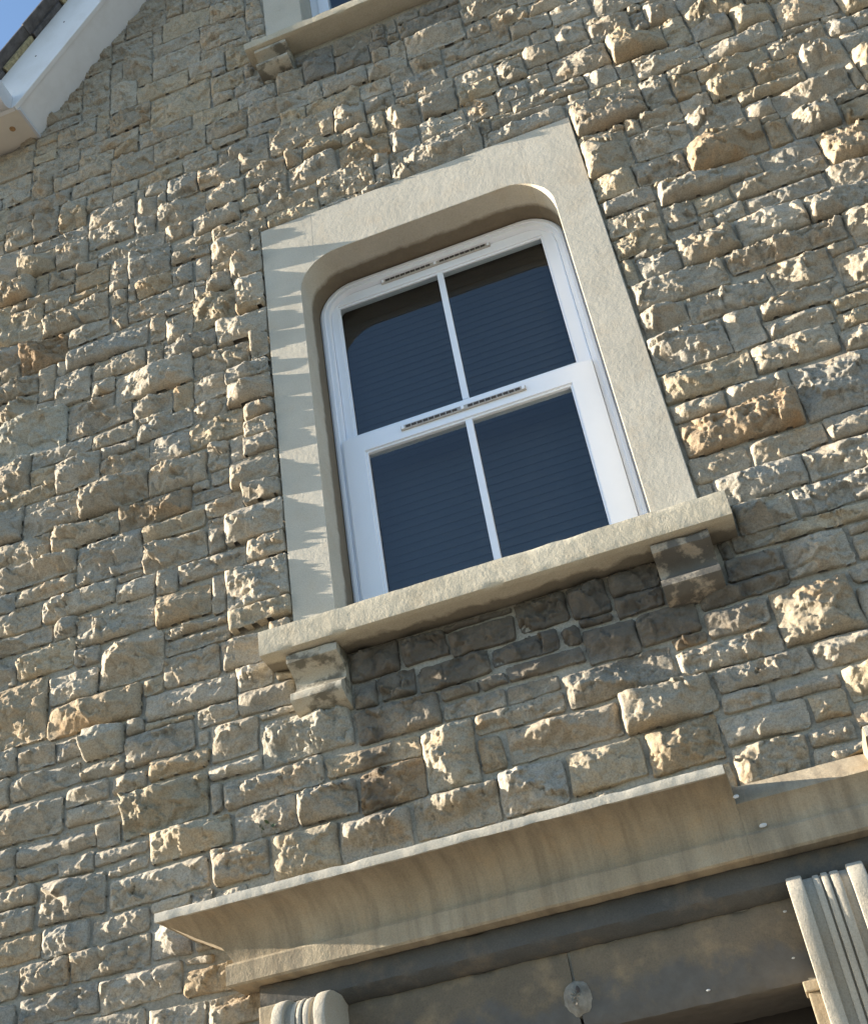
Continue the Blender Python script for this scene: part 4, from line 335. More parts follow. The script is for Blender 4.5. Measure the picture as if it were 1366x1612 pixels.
SX0 = -1.323
def build_stones(rs, step, seed):
    """one height field per stone; returns a list of (verts, quads, tint)."""
    X, Z, D, P, FC, SID, shapes = [], [], [], [], [], [], []
    par = []
    for i, r in enumerate(rs):
        q = random.Random(seed * 100003 + int(r[0] * 1000) * 7919 + int(r[2] * 1000) * 31)
        w, h = r[1] - r[0], r[3] - r[2]
        ins = [q.uniform(0.0008, 0.0034) for _ in range(4)]
        if r[2] < 1.9: ins = [v + 0.0016 for v in ins]
        x0, x1, z0, z1 = r[0] + ins[0], r[1] - ins[1], r[2] + ins[2], r[3] - ins[3]
        nx = max(5, int((x1 - x0) / step)); nz = max(4, int((z1 - z0) / step))
        e = 0.0028
        us = np.concatenate(([0], np.linspace(e, (x1 - x0) - e, nx), [x1 - x0])); vs = np.concatenate(([0], np.linspace(e, (z1 - z0) - e, nz), [z1 - z0]))
        U, V = np.meshgrid(us, vs); w, h = x1 - x0, z1 - z0
        # distance in from a rounded outline
        rc = min(min(w, h) * 0.35, q.uniform(0.004, 0.018))
        ax = np.abs(U - w / 2) - (w / 2 - rc); az = np.abs(V - h / 2) - (h / 2 - rc)
        d = -(np.hypot(np.maximum(ax, 0), np.maximum(az, 0)) + np.minimum(np.maximum(ax, az), 0) - rc)
        # skew the four corners a little
        k = [q.uniform(-0.006, 0.006) for _ in range(8)]
        uu, vv = U / w, V / h
        gx = x0 + U + (k[0] * (1 - uu) * (1 - vv) + k[1] * uu * (1 - vv) + k[2] * (1 - uu) * vv + k[3] * uu * vv)
        gz = z0 + V + (k[4] * (1 - uu) * (1 - vv) + k[5] * uu * (1 - vv) + k[6] * (1 - uu) * vv + k[7] * uu * vv) * 1.3
        # the hewn block: lowest of a few tilted planes round a high point
        sx, sz = (uu - q.uniform(0.22, 0.55)) * 2, (vv - q.uniform(0.40, 0.78)) * 2
        f = np.full(U.shape, 1.0)
        for t in range(q.randint(4, 7)):
            a = q.uniform(0, 2 * math.pi); s = q.uniform(0.2, 1.35)
            f = np.minimum(f, 1.22 - s * (np.cos(a) * sx + np.sin(a) * sz) - q.uniform(0.0, 0.25))
        md = min(w, h)
        A = 0.88 * q.choices([q.uniform(0.018, 0.028), q.uniform(0.028, 0.044), q.uniform(0.044, 0.062)], [2, 6, 2])[0] * min(1.35, max(0.5, md / 0.115))
        if r[2] > 4.62: A *= 0.62       # flatter, better dressed courses up in the gable
        for (px, pz), (pa, _) in SPECIAL.items():
            if r[0] <= px <= r[1] and r[2] <= pz <= r[3] and pa: A = pa
        e0 = q.uniform(0.002, 0.010)
        if r[0] < -1.7 and r[3] > 5.42 + (r[0] + 2.52) * 1.352: A *= 0.25      # dressed back under the verge boards
        if abs(r[1] - SX0) < 0.02 and 2.1 < r[3] < 4.3: e0 = q.uniform(0.016, 0.036)      # the stones butting the window jamb stand proud of it
        par.append((A, q.uniform(0.005, 0.016), e0, q.uniform(0.6, 1.35)))
        X.append(gx.ravel()); Z.append(gz.ravel()); D.append(d.ravel()); FC.append(np.clip(f, -0.15, 1.1).ravel())
        SID.append(np.full(U.size, i)); shapes.append(U.shape)
    X, Z, D, FC, SID = map(np.concatenate, (X, Z, D, FC, SID))
    par = np.array(par)[SID]
    A, wd, e0, rg = par.T
    ox = X + (SID % 97) * 3.71; oz = Z + (SID % 89) * 5.13
    wx = ox + 0.010 * gnoise(ox / 0.028, oz / 0.028, 11) + 0.004 * gnoise(ox / 0.011, oz / 0.011, 13)
    wz = oz + 0.010 * gnoise(ox / 0.028, oz / 0.028, 17) + 0.004 * gnoise(ox / 0.011, oz / 0.011, 19)
    dd = D + 0.0014 * gnoise(ox / 0.03, oz / 0.03, 23)
    Pf = 1 - np.exp(-np.maximum(dd, 0) / wd)
    hgt = e0 + A * Pf * FC
    crumb = np.clip(0.62 + 2.4 * gnoise(ox / 0.12, oz / 0.08, 57), 0.12, 1.15)     # patches where the face is freshly broken and crumbly
    hgt += Pf * rg * (0.022 * facets(wx, wz * 1.3, 0.10, 31) + 0.011 * facets(wx, wz * 1.15, 0.042, 37) + crumb * (0.013 * knobs(wx, wz * 1.1, 0.030, 43) + 0.0085 * knobs(wx, wz, 0.0145, 47)) + 0.0022 * facets(wx, wz, 0.017, 41) + 0.006 * gnoise(ox / 0.07, oz / 0.05, 51) + 0.0014 * gnoise(ox / 0.014, oz / 0.012, 53))
    hgt = np.maximum(hgt, -0.004)
    hgt = np.where(dd < 0.0003, -0.016, hgt)
    Y = -hgt
    # wobble of the joints
    X = X + 0.0035 * gnoise(X / 0.06, Z / 0.06, 61); Z = Z + 0.0038 * gnoise(X / 0.07, Z / 0.07, 67)
    out = []; p = 0
    for i, (nz, nx) in enumerate(shapes):
        n = nz * nx
        v = np.stack([X[p:p + n], Y[p:p + n], Z[p:p + n]], 1); p += n
        idx = np.arange(n).reshape(nz, nx)
        f = np.stack([idx[:-1, :-1], idx[:-1, 1:], idx[1:, 1:], idx[1:, :-1]], -1).reshape(-1, 4)
        out.append((v, f, tint_for(rs[i], random.Random(int(rs[i][0] * 9991) + int(rs[i][2] * 7001)))))
    return out
def np_mesh(name, v, f, tints, mat):
    me = bpy.data.meshes.new(name)
    me.vertices.add(len(v)); me.vertices.foreach_set('co', v.astype(np.float32).ravel())
    me.loops.add(f.size); me.loops.foreach_set('vertex_index', f.astype(np.int32).ravel())
    me.polygons.add(len(f)); me.polygons.foreach_set('loop_start', np.arange(0, f.size, 4, dtype=np.int32))
    me.update(calc_edges=True)
    me.polygons.foreach_set('use_smooth', np.ones(len(f), dtype=bool))
    if tints is not None:
        a = me.attributes.new('tint', 'FLOAT_COLOR', 'POINT'); a.data.foreach_set('color', tints.astype(np.float32).ravel())
    me.materials.append(mat); me.validate(); return me

wall = thing('stone_wall', 'house wall of grey and buff rock-faced rubble stone laid in courses', 'wall', (-0.6, 0.0, -ZC))
WB = BASE[wall.name]
order = sorted(range(len(VIS)), key=lambda i: -seen_area(VIS[i]))
single = set(order[:300])
SS = build_stones(VIS, 0.0046, 1); SM = build_stones(MAR, 0.011, 2)
rest = []
for i, (v, f, t) in enumerate(SS):
    if i not in single: rest.append((v, f, t)); continue
    c = np.array([v[:, 0].mean(), 0.0, v[:, 2].mean()])
    tt = np.tile(np.array([*t, 1.0]), (len(v), 1))
    o = bpy.data.objects.new('stone', np_mesh('stone', v - c, f, tt, M_STONE)); C.objects.link(o)
    o.parent = wall; o.location = (c[0] - WB.x, c[1] - WB.y, c[2] - WB.z)
def joined(name, lst):
    vs, fs, ts, k = [], [], [], 0
    for v, f, t in lst:
        vs.append(v); fs.append(f + k); k += len(v); ts.append(np.tile(np.array([*t, 1.0]), (len(v), 1)))
    v = np.concatenate(vs) - np.array([WB.x, WB.y, WB.z])
    o = bpy.data.objects.new(name, np_mesh(name, v, np.concatenate(fs), np.concatenate(ts), M_STONE)); C.objects.link(o)
    o.parent = wall; o['kind'] = 'stuff'; return o
joined('small_stones', rest + SM)

# mortar bed behind the stones, with the window and door openings left out
OPEN = [(-1.20, -0.02, 2.02, 3.96), (-1.03, -0.19, 5.46, 7.1), (-1.20, -0.02, -ZC, 0.72)]
BX0, BX1, BZ0, BZ1, g_ = -4.4, 2.8, -0.6, 7.7, 0.02
nx, nz = int((BX1 - BX0) / g_), int((BZ1 - BZ0) / g_)
U, V = np.meshgrid(np.linspace(BX0, BX1, nx + 1), np.linspace(BZ0, BZ1, nz + 1))
Yb = 0.0045 + 0.0022 * gnoise(U / 0.07, V / 0.07, 71) + 0.0012 * gnoise(U / 0.025, V / 0.025, 73)
# the gable: mortar stops under the verge
foot = (-2.56, 5.60); sl = 1.352
cu, cv = (U[:-1, :-1] + U[1:, 1:]) / 2, (V[:-1, :-1] + V[1:, 1:]) / 2
keep = np.ones(cu.shape, bool)
for a, b, c_, d_ in OPEN: keep &= ~((cu > a) & (cu < b) & (cv > c_) & (cv < d_))
keep &= ~((cu < foot[0]) & (cv > foot[1] + 0.1)); keep &= ~(cv > foot[1] + (cu - foot[0]) * sl + 0.10)
keep &= ~(cv > foot[1] + (1.34 - cu) * sl + 0.10)
idx = np.arange(U.size).reshape(U.shape)
F = np.stack([idx[:-1, :-1], idx[:-1, 1:], idx[1:, 1:], idx[1:, :-1]], -1)[keep]
me = np_mesh('mortar', np.stack([U.ravel() - WB.x, Yb.ravel() - WB.y, V.ravel() - WB.z], 1), F, None, M_MORTAR)
o = bpy.data.objects.new('mortar', me); C.objects.link(o); o.parent = wall
# the core of the wall and the rest of the house shell
def core(x0, x1, z0, z1): return box('wall_core', x0, x1, 0.02, 0.42, z0, z1, M_MORTAR, wall)
core(-9, -1.20, -ZC, 5.62); core(-0.02, 6, -ZC, 5.62); core(-1.20, -0.02, 0.72, 2.02); core(-1.20, -0.02, 3.96, 5.46)
prism_y('gable_core', [(-2.55, 5.62), (-1.03, 5.62), (-1.03, 7.62)], 0.02, 0.42, M_MORTAR, wall)
prism_y('gable_core', [(-0.19, 5.62), (1.33, 5.62), (-0.19, 7.62)], 0.02, 0.42, M_MORTAR, wall)
prism_y('gable_core', [(-1.03, 7.1), (-0.19, 7.1), (-0.19, 7.62), (-0.61, 8.1), (-1.03, 7.62)], 0.02, 0.42, M_MORTAR, wall)
box('back_wall', -9, 6, 7.0, 7.3, -ZC, 5.6, M_MORTAR, wall)
box('side_wall', -9, -8.7, 0.42, 7.0, -ZC, 5.6, M_MORTAR, wall); box('side_wall', 5.7, 6, 0.42, 7.0, -ZC, 5.6, M_MORTAR, wall)

# ------------------------------------------------------------------ window surround
XL, XR, ZT, RO = -1.158, -0.0545, 3.902, 0.183       # the opening
def arc(cx, cz, r, a0, a1, n=10): return [(cx + r * math.cos(math.radians(a0 + (a1 - a0) * k / n)), cz + r * math.sin(math.radians(a0 + (a1 - a0) * k / n))) for k in range(n + 1)]
su = thing('window_surround', 'pale dressed stone surround with rounded top corners framing the large sash window', 'window surround', (-0.61, 0, 1.99))
SX0, SX1, ST = -1.315, 0.1015, 4.177; YF = -0.022
jl, jr = XL + RO + 0.0, XR - RO - 0.0
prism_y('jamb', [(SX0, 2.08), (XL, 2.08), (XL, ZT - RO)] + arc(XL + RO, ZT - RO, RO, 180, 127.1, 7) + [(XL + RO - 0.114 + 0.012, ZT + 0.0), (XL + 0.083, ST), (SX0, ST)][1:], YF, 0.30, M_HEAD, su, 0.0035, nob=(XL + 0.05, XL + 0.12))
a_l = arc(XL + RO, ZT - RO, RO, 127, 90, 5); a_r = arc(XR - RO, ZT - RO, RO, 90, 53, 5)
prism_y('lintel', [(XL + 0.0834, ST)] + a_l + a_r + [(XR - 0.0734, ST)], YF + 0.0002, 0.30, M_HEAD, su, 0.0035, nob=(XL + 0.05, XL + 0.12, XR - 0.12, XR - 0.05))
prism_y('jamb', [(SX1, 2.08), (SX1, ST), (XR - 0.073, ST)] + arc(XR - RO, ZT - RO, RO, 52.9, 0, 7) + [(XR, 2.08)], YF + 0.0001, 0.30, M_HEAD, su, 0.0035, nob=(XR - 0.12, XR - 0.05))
def rough_bar(name, x0, x1, prof, mat, parent, seed, amp=0.0008, step=0.012):
    """a stone bar along the wall with slightly worn, uneven arrises; prof is a closed list of (y, z)."""
    P = []
    for i in range(len(prof)):
        a, b = prof[i], prof[(i + 1) % len(prof)]; L = math.hypot(b[0] - a[0], b[1] - a[1]); n = max(1, int(L / step))
        for k in range(n): P.append((a[0] + (b[0] - a[0]) * k / n, a[1] + (b[1] - a[1]) * k / n))
    # soften corners
    Q = [((P[i - 1][0] + 6 * P[i][0] + P[(i + 1) % len(P)][0]) / 8, (P[i - 1][1] + 6 * P[i][1] + P[(i + 1) % len(P)][1]) / 8) for i in range(len(P))]
    xs = np.arange(x0, x1 + 1e-6, step); xs[-1] = x1; n = len(Q)
    yz = np.array(Q); X_, I_ = np.meshgrid(xs, np.arange(n), indexing='ij')
    yy, zz = yz[I_, 0], yz[I_, 1]
    s_ = I_ * step
    nse = gnoise(X_ / 0.05, (s_ + seed) / 0.05, seed) + 0.6 * gnoise(X_ / 0.018, (s_ + seed) / 0.018, seed + 3)
    cy, cz = yz[:, 0].mean(), yz[:, 1].mean()
    dy, dz = yy - cy, zz - cz; l = np.hypot(dy, dz) + 1e-6
    ed = np.zeros(n)
    for i in range(n):
        a, b, c = np.array(Q[i - 1]), np.array(Q[i]), np.array(Q[(i + 1) % n])
        u, w = b - a, c - b; ed[i] = 1.0 if abs(u[0] * w[1] - u[1] * w[0]) / (np.linalg.norm(u) * np.linalg.norm(w) + 1e-9) > 0.3 else 0.0
    wear = ed[I_] * np.maximum(0, gnoise(X_ / 0.09, np.zeros_like(X_) + I_ * 0.37 + seed, seed + 9)) * 0.006
    off = amp * nse - wear
    v = np.stack([X_, yy + off * dy / l, zz + off * dz / l], -1).reshape(-1, 3)
    m_ = len(xs); f = []
    for a in range(m_ - 1):
        for b in range(n):
            c = (b + 1) % n; f.append((a * n + b, a * n + c, (a + 1) * n + c, (a + 1) * n + b))
    f += [tuple(range(n - 1, -1, -1)), tuple((m_ - 1) * n + b for b in range(n))]
    o = finish(mesh_obj(name, [tuple(q) for q in v], f, mat, parent), sharp=40)
    return o
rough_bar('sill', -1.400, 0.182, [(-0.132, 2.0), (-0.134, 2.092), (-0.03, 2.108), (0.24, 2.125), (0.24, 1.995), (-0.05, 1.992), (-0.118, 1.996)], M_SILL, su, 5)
def corbel(x0, x1, zt, h, p, parent, mat, seed):
    prof = [(0.01, zt), (-p, zt), (-p - 0.002, zt - 0.16 * h)]
    for k in range(1, 9):
        a = math.radians(90 * k / 8); prof.append((-p + 0.66 * p * math.sin(2 * a) ** 0.8 if k < 8 else -p * 0.9, zt - 0.18 * h - 0.50 * h * k / 8))
    prof += [(-0.92 * p, zt - 0.80 * h), (-0.55 * p, zt - 0.93 * h), (0.01, zt - h)]
    return rough_bar('corbel', x0, x1, prof, mat, parent, seed, 0.0010, 0.008)
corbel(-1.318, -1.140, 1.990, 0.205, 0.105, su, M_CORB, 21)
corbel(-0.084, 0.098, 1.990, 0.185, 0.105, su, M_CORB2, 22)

# ------------------------------------------------------------------ sash window
wi = thing('sash_window', 'white plastic sash window of four dark panes in the pale stone surround', 'window', (-0.61, 0.2, 2.1))
CX = -0.610
ring('frame', round_rect(XL + 0.001, XR - 0.001, 2.09, ZT - 0.001, RO - 0.01), round_rect(XL + 0.043, XR - 0.043, 2.13, ZT - 0.043, RO - 0.055), 0.180, 0.275, M_UPVC, wi, 0.004)
ring('frame_bead', round_rect(XL + 0.010, XR - 0.010, 2.10, ZT - 0.010, RO - 0.02), round_rect(XL + 0.026, XR - 0.026, 2.12, ZT - 0.026, RO - 0.036), 0.171, 0.1805, M_UPVC, wi, 0.003)
def sash(name, x0, x1, z0, z1, gx0, gx1, gz0, gz1, yf, yg, label, topr):
    o_ = round_rect(x0, x1, z0, z1, topr, 6); i_ = round_rect(gx0, gx1, gz0, gz1, 0.002, 6)
    s = ring(name, o_, i_, yf, yg + 0.03, M_UPVC, wi, 0.003, label=label)
    i2 = round_rect(gx0 - 0.001, gx1 + 0.001, gz0 - 0.001, gz1 + 0.001, 0.002, 6); i3 = round_rect(gx0 + 0.009, gx1 - 0.009, gz0 + 0.009, gz1 - 0.009, 0.002, 6)
    ring('glazing_bead', i2, i3, yf + 0.008, yg - 0.001, M_UPVC, s, 0.003)
    box('glazing_bar', CX - 0.014, CX + 0.014, yf + 0.006, yg - 0.002, gz0 + 0.0095, gz1 - 0.0095, M_UPVC, s, 0.005)
    for a, b in ((gx0 + 0.001, CX - 0.006), (CX + 0.006, gx1 - 0.001)):
        box('pane', a, b, yg, yg + 0.004, gz0 + 0.001, gz1 - 0.001, M_GLASS, s)
    return s
sash('upper_sash', XL + 0.044, XR - 0.044, 2.985, ZT - 0.044, -1.080, -0.150, 3.070, 3.808, 0.205, 0.224, 'upper sash with rounded top corners and two panes', RO - 0.06)
sash('lower_sash', -1.1215, -0.0985, 2.115, 3.032, -1.034, -0.194, 2.215, 2.950, 0.166, 0.192, 'lower sash set forward of the upper one, two panes', 0.006)
def vent(xa, xb, z, y):
    t = box('trickle_vent', xa, xb, y - 0.009, y + 0.002, z - 0.011, z + 0.011, M_VENT, wi, 0.003)
    for a, b in ((xa + 0.02, (xa + xb) / 2 - 0.02), ((xa + xb) / 2 + 0.02, xb - 0.02)):
        n = 9; w = (b - a) / n
        for k in range(n): box('slot', a + k * w + 0.002, a + (k + 1) * w - 0.002, y - 0.0105, y - 0.0088, z - 0.006, z + 0.005, M_SLOT, t)
    for xx in (xa + 0.009, (xa + xb) / 2, xb - 0.009): box('clip', xx - 0.006, xx + 0.006, y - 0.012, y - 0.0088, z - 0.008, z + 0.008, M_UPVC, t, 0.002)
vent(-0.868, -0.370, 3.853, 0.2045); vent(-0.876, -0.366, 2.994, 0.1655)

def blind(x0, x1, z0, z1, y, label, pitch=0.037):
    b = thing('window_blind', label, 'blind', ((x0 + x1) / 2, y, z0))
    B0 = BASE[b.name]
    n = int((z1 - z0) / pitch); me = None
    for k in range(n):
        zc = z0 + (k + 0.5) * pitch
        if me is None:
            h = pitch * 0.56
            v = [(x0, y - 0.002, zc - h), (x1, y - 0.002, zc - h), (x1, y - 0.0008, zc), (x0, y - 0.0008, zc), (x0, y + 0.0025, zc + h), (x1, y + 0.0025, zc + h)]
            v = v + [(a, q + 0.0012, c) for a, q, c in v]
            f = [(0, 1, 2, 3), (3, 2, 5, 4), (7, 6, 9, 8), (8, 9, 10, 11), (0, 6, 7, 1), (4, 5, 11, 10)]
            o = mesh_obj('slat', v, f, M_BLIND, b); me = o.data; z_first = zc
        else:
            o = bpy.data.objects.new('slat', me); C.objects.link(o); o.parent = b; o.location = (0, 0, zc - z_first)
    return b
blind(-1.30, 0.08, 2.02, 4.02, 0.325, 'dark closed slatted blind behind the panes of the large sash window')
box('room_lining', -1.5, 0.3, 0.44, 0.46, 1.9, 4.2, M_DARK, wall)

# ------------------------------------------------------------------ upper window (only its lower left corner shows)
u_ = thing('window_surround', 'stone surround with thin sill of the attic window at the top edge, in shade', 'window surround', (-0.61, 0, 5.42))
prism_y('jamb', [(-1.202, 5.44), (-1.0, 5.44), (-1.0, 7.05), (-1.202, 7.05)], -0.004, 0.30, M_SURR, u_, 0.004)
prism_y('jamb', [(-0.22, 5.44), (-0.018, 5.44), (-0.018, 7.05), (-0.22, 7.05)], -0.004, 0.30, M_SURR, u_, 0.004)
prism_y('lintel', [(-1.202, 7.052), (-0.018, 7.052), (-0.018, 7.3), (-1.202, 7.3)], -0.004, 0.30, M_SURR, u_, 0.004)
rough_bar('sill', -1.283, 0.063, [(-0.116, 5.421), (-0.117, 5.472), (-0.02, 5.485), (0.24, 5.50), (0.24, 5.418), (-0.05, 5.415), (-0.105, 5.418)], M_SILL, u_, 6)
corbel(-1.240, -1.072, 5.416, 0.150, 0.095, u_, M_CORB, 23); corbel(-0.148, 0.02, 5.416, 0.150, 0.095, u_, M_CORB, 24)
uw = thing('sash_window', 'white plastic attic window mostly cut off by the top edge', 'window', (-0.61, 0.2, 5.48))
sq = lambda a, b, c, d: round_rect(a, b, c, d, 0.004, 4)
ring('frame', sq(-0.999, -0.221, 5.47, 7.05), sq(-0.955, -0.265, 5.51, 7.0), 0.18, 0.26, M_UPVC, uw, 0.004)
s = ring('sash', sq(-0.954, -0.266, 5.512, 6.3), sq(-0.895, -0.325, 5.57, 6.24), 0.168, 0.23, M_UPVC, uw, 0.003)
box('pane', -0.897, -0.323, 0.196, 0.2, 5.568, 6.242, M_GLASS, s)
s = ring('sash', sq(-0.954, -0.266, 6.302, 6.998), sq(-0.895, -0.325, 6.36, 6.94), 0.20, 0.25, M_UPVC, uw, 0.003)
box('pane', -0.897, -0.323, 0.226, 0.23, 6.358, 6.942, M_GLASS, s)
blind(-1.08, -0.14, 5.42, 7.1, 0.33, 'dark blind behind the attic window glass')
box('room_lining', -1.3, 0.1, 0.44, 0.46, 5.3, 7.3, M_DARK, wall)

# ------------------------------------------------------------------ door hood
ho = thing('door_hood', 'weathered stone door hood with deep moulded cornice and fluted console brackets', 'door hood', (-0.61, 0, 0.5))
HXL, HXR = -1.447, 0.227
def cove(n=12, t1=90):
    return [(0.25 - 0.15 * math.cos(math.radians(t1 * k / n)), 1.055 + 0.112 * math.sin(math.radians(t1 * k / n))) for k in range(n + 1)]
FULL = [(0.0, 0.984), (0.112, 0.982), (0.118, 0.988), (0.118, 1.040), (0.112, 1.048), (0.101, 1.050)] + cove() + [(0.254, 1.167), (0.256, 1.190), (0.235, 1.196), (0.0, 1.215)]
CUT = [(0.0, 0.984), (0.112, 0.982), (0.118, 0.988), (0.118, 1.040), (0.112, 1.048), (0.101, 1.050)] + cove(8, 38) + [(0.122, 1.136), (0.075, 1.176), (0.035, 1.206), (0.0, 1.212)]
def ret(p, z):
    """how far the moulding stands out on the end return: a flatter hollow than on the front."""
    if 1.0505 < z < 1.1665 and p < 0.25:
        t = (z - 1.055) / 0.112; return (0.103 + 0.07 * t if t < 0.4 else 0.131 + 0.119 * (t - 0.4) / 0.6) * 1.05
    return p * 1.05
def cornice_piece(prof, xa, xb, left_ret, right_ret, seed, label=None):
    """front run from xa to xb (None: runs to its mitred return)."""
    n = len(prof); path = []
    if left_ret: path += [lambda p, z=0: (HXL - ret(p, z), 0.02), lambda p, z=0: (HXL - ret(p, z), -p)]
    else: path += [lambda p: (xa, -p)]
    a = HXL - 0.3 if left_ret else xa; b = HXR + 0.3 if right_ret else xb
    # intermediate stations so the run can be worn
    st = np.arange(max(a, HXL) + 0.03, min(b, HXR) - 0.02, 0.03)
    for x in st: path.append(lambda p, x=x: (x, -p))
    if right_ret: path += [lambda p: (HXR + p * 1.05, -p), lambda p: (HXR + p * 1.05, 0.02)]
    else: path += [lambda p: (xb, -p)]
    v = []
    for k, fn in enumerate(path):
        for i, (p, z) in enumerate(prof):
            x, y = fn(p, z) if left_ret and k < 2 else fn(p)
            j = float(gnoise(np.array([k * 0.61 + seed]), np.array([i * 0.83]), seed)[0]) * 0.0016
            v.append((x, y + (j if p > 0.01 else 0), z + j))
    f = []
    for k in range(len(path) - 1):
        for i in range(n - 1): f.append((k * n + i, k * n + i + 1, (k + 1) * n + i + 1, (k + 1) * n + i))
    f += [tuple(range(n)), tuple((len(path) - 1) * n + i for i in range(n - 1, -1, -1))]
    return finish(mesh_obj('cornice', v, f, M_HOOD, ho, label=label), 0.0, sharp=25)
cornice_piece(FULL, None, -0.062, True, False, 3)
cornice_piece(CUT, -0.0615, 0.2995, False, False, 4, 'broken length of cornice with its top edge missing')
cornice_piece(FULL, 0.300, None, False, True, 5)
# top-edge fillet, its sunlit brightness put into a paler stone colour, missing where the cornice is broken
for xa, xb, sd_ in ((HXL - 0.271, -0.064, 41), (0.302, HXR + 0.271, 42)):
    rough_bar('fillet', xa, xb, [(-0.2605, 1.1635), (-0.2610, 1.1930), (-0.236, 1.1985), (-0.236, 1.1695)], M_SURR, ho, sd_, 0.0012, 0.010)
# fascia and its chamfered underside
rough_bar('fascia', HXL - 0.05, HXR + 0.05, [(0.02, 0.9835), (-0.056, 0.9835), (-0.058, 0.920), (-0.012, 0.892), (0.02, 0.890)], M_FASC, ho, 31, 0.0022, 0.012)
# frieze blocks and the stone lintel they sit on
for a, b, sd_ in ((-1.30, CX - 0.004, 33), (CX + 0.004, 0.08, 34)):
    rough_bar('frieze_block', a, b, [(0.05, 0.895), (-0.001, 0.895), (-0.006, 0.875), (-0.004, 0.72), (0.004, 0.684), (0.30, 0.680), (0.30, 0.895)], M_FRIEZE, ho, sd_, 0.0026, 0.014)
def blob(name, cx, cz, y, rx, rz, dep, mat, parent, seed, n=14, rings=5):
    v = [(cx, y - dep, cz)]; f = []
    q = random.Random(seed); rr = [q.uniform(0.82, 1.12) for _ in range(n)]; rr = [(rr[i - 1] + rr[i] + rr[(i + 1) % n]) / 3 + q.uniform(-0.05, 0.05) for i in range(n)]
    for k in range(1, rings + 1):
        t = k / rings
        for i in range(n):
            a = 2 * math.pi * i / n; r = t * rr[i] * q.uniform(0.93, 1.07)
            v.append((cx + rx * r * math.cos(a), y - dep * (1 - t ** 2.2) * q.uniform(0.75, 1.1), cz + rz * r * math.sin(a)))
    for i in range(n): f.append((0, 1 + i, 1 + (i + 1) % n))
    for k in range(rings - 1):
        for i in range(n):
            a = 1 + k * n + i; b = 1 + k * n + (i + 1) % n; f.append((a, a + n, b + n, b))
    return finish(mesh_obj(name, v, f, mat, parent), sharp=50)
blob('plaster_patch', -0.607, 0.770, -0.004, 0.040, 0.047, 0.024, M_PATCH, ho, 3, 26, 7)
blob('screw_hole', -0.600, 0.786, -0.0275, 0.006, 0.010, 0.002, M_SLOT, ho, 4, 8, 2)
def console(x0, x1):
    cn = None
    def prof(o, hz=0.0):
        pts = [(0.02, 0.905 + hz)]
        for a in range(90, -1, -15): pts.append((-0.075 - o - 0.085 * math.cos(math.radians(a)), 0.828 + hz + 0.078 * math.sin(math.radians(a))))
        # S curve running back down to the small lower scroll
        for t in (0.15, 0.3, 0.45, 0.6, 0.75, 0.9, 1.0):
            z = 0.828 - 0.33 * t; y = -0.160 - o + 0.075 * (0.5 - 0.5 * math.cos(math.pi * t)); pts.append((y, z))
        for a in range(60, -121, -30): pts.append((-0.060 - o - 0.045 * math.cos(math.radians(a)), 0.455 + 0.045 * math.sin(math.radians(a))))
        pts += [(0.02, 0.405)]
        return pts
    w = x1 - x0
    cn = prism_x('console', prof(0.0), x0, x1, M_CONS, ho, 0.002, sharp=30)
    for a, b, o, hz in ((0.0, 0.20, 0.022, 0.006), (0.33, 0.42, 0.014, 0.0), (0.445, 0.535, 0.016, 0.001), (0.56, 0.68, 0.015, 0.0), (0.79, 1.0, 0.022, 0.006)):
        prism_x('rib', prof(o, hz), x0 + w * a - (0.002 if a == 0 else 0), x0 + w * b + (0.002 if b == 1 else 0), M_CONS, cn, 0.007, sharp=30)
    return cn
console(-1.412, -1.258); console(0.002, 0.192)
for a, b in ((-1.452, -1.19), (-0.03, 0.232)):
    box('impost', a - 0.006, b + 0.006, -0.064, 0.02, 0.648, 0.674, M_HOOD, ho, 0.004)
    box('pilaster', a, b, -0.05, 0.02, -ZC, 0.648, M_HOOD, ho, 0.004)
box('console_block', -1.492, -1.418, -0.085, 0.02, 0.848, 0.9185, M_HOOD, ho, 0.006)
for (x, y, z, r, sd_) in ((-0.055, -0.205, 1.118, 0.011, 1), (-0.012, -0.106, 1.061, 0.013, 2), (-0.025, -0.009, 0.86, 0.007, 3), (-0.04, -0.008, 0.745, 0.006, 4), (-0.27, -0.007, 0.715, 0.007, 5)):
    blob('dropping', x, z, y, r * 0.8, r * 0.45, 0.003, M_DROP, ho, sd_, 9, 3)
dr = thing('front_door', 'dark recessed doorway under the stone hood', 'door', (-0.61, 0.3, -ZC))
box('door_leaf', -1.20, -0.02, 0.30, 0.345, -ZC, 0.42, M_DOOR, dr); box('door_head', -1.20, -0.02, 0.26, 0.34, 0.42, 0.50, M_FRIEZE, dr)
box('fanlight', -1.20, -0.02, 0.31, 0.33, 0.50, 0.70, M_DARK, dr)

# ------------------------------------------------------------------ roof verge, eaves and gutter at the upper left
rf = thing('roof_edge', 'white boarded roof verge and cream eaves soffit of the gable at upper left', 'roof', (-2.5, 0, 5.57))
dx, dz = 0.5947, 0.8040           # up the slope
nx_, nz_ = -dz, dx                # outward from the slope
def sl_pt(s, n): return (-2.520 + dx * s + nx_ * n, 5.586 + dz * s + nz_ * n)
def slope_board(name, s0, s1, n0, n1, y0, y1, mat, parent, bevel=0.003, foot=True):
    p = [sl_pt(s0, n0), sl_pt(s1, n0), sl_pt(s1, n1), sl_pt(s0, n1)]
    if foot:   # cut level at the foot
        p[3] = sl_pt(s0 - 0.0, n1)
    return prism_y(name, p, y0, y1, mat, parent, bevel)
OH = 0.215
slope_board('verge_soffit', 0.0, 3.05, 0.004, 0.022, -OH + 0.022, 0.03, M_VERGE, rf)
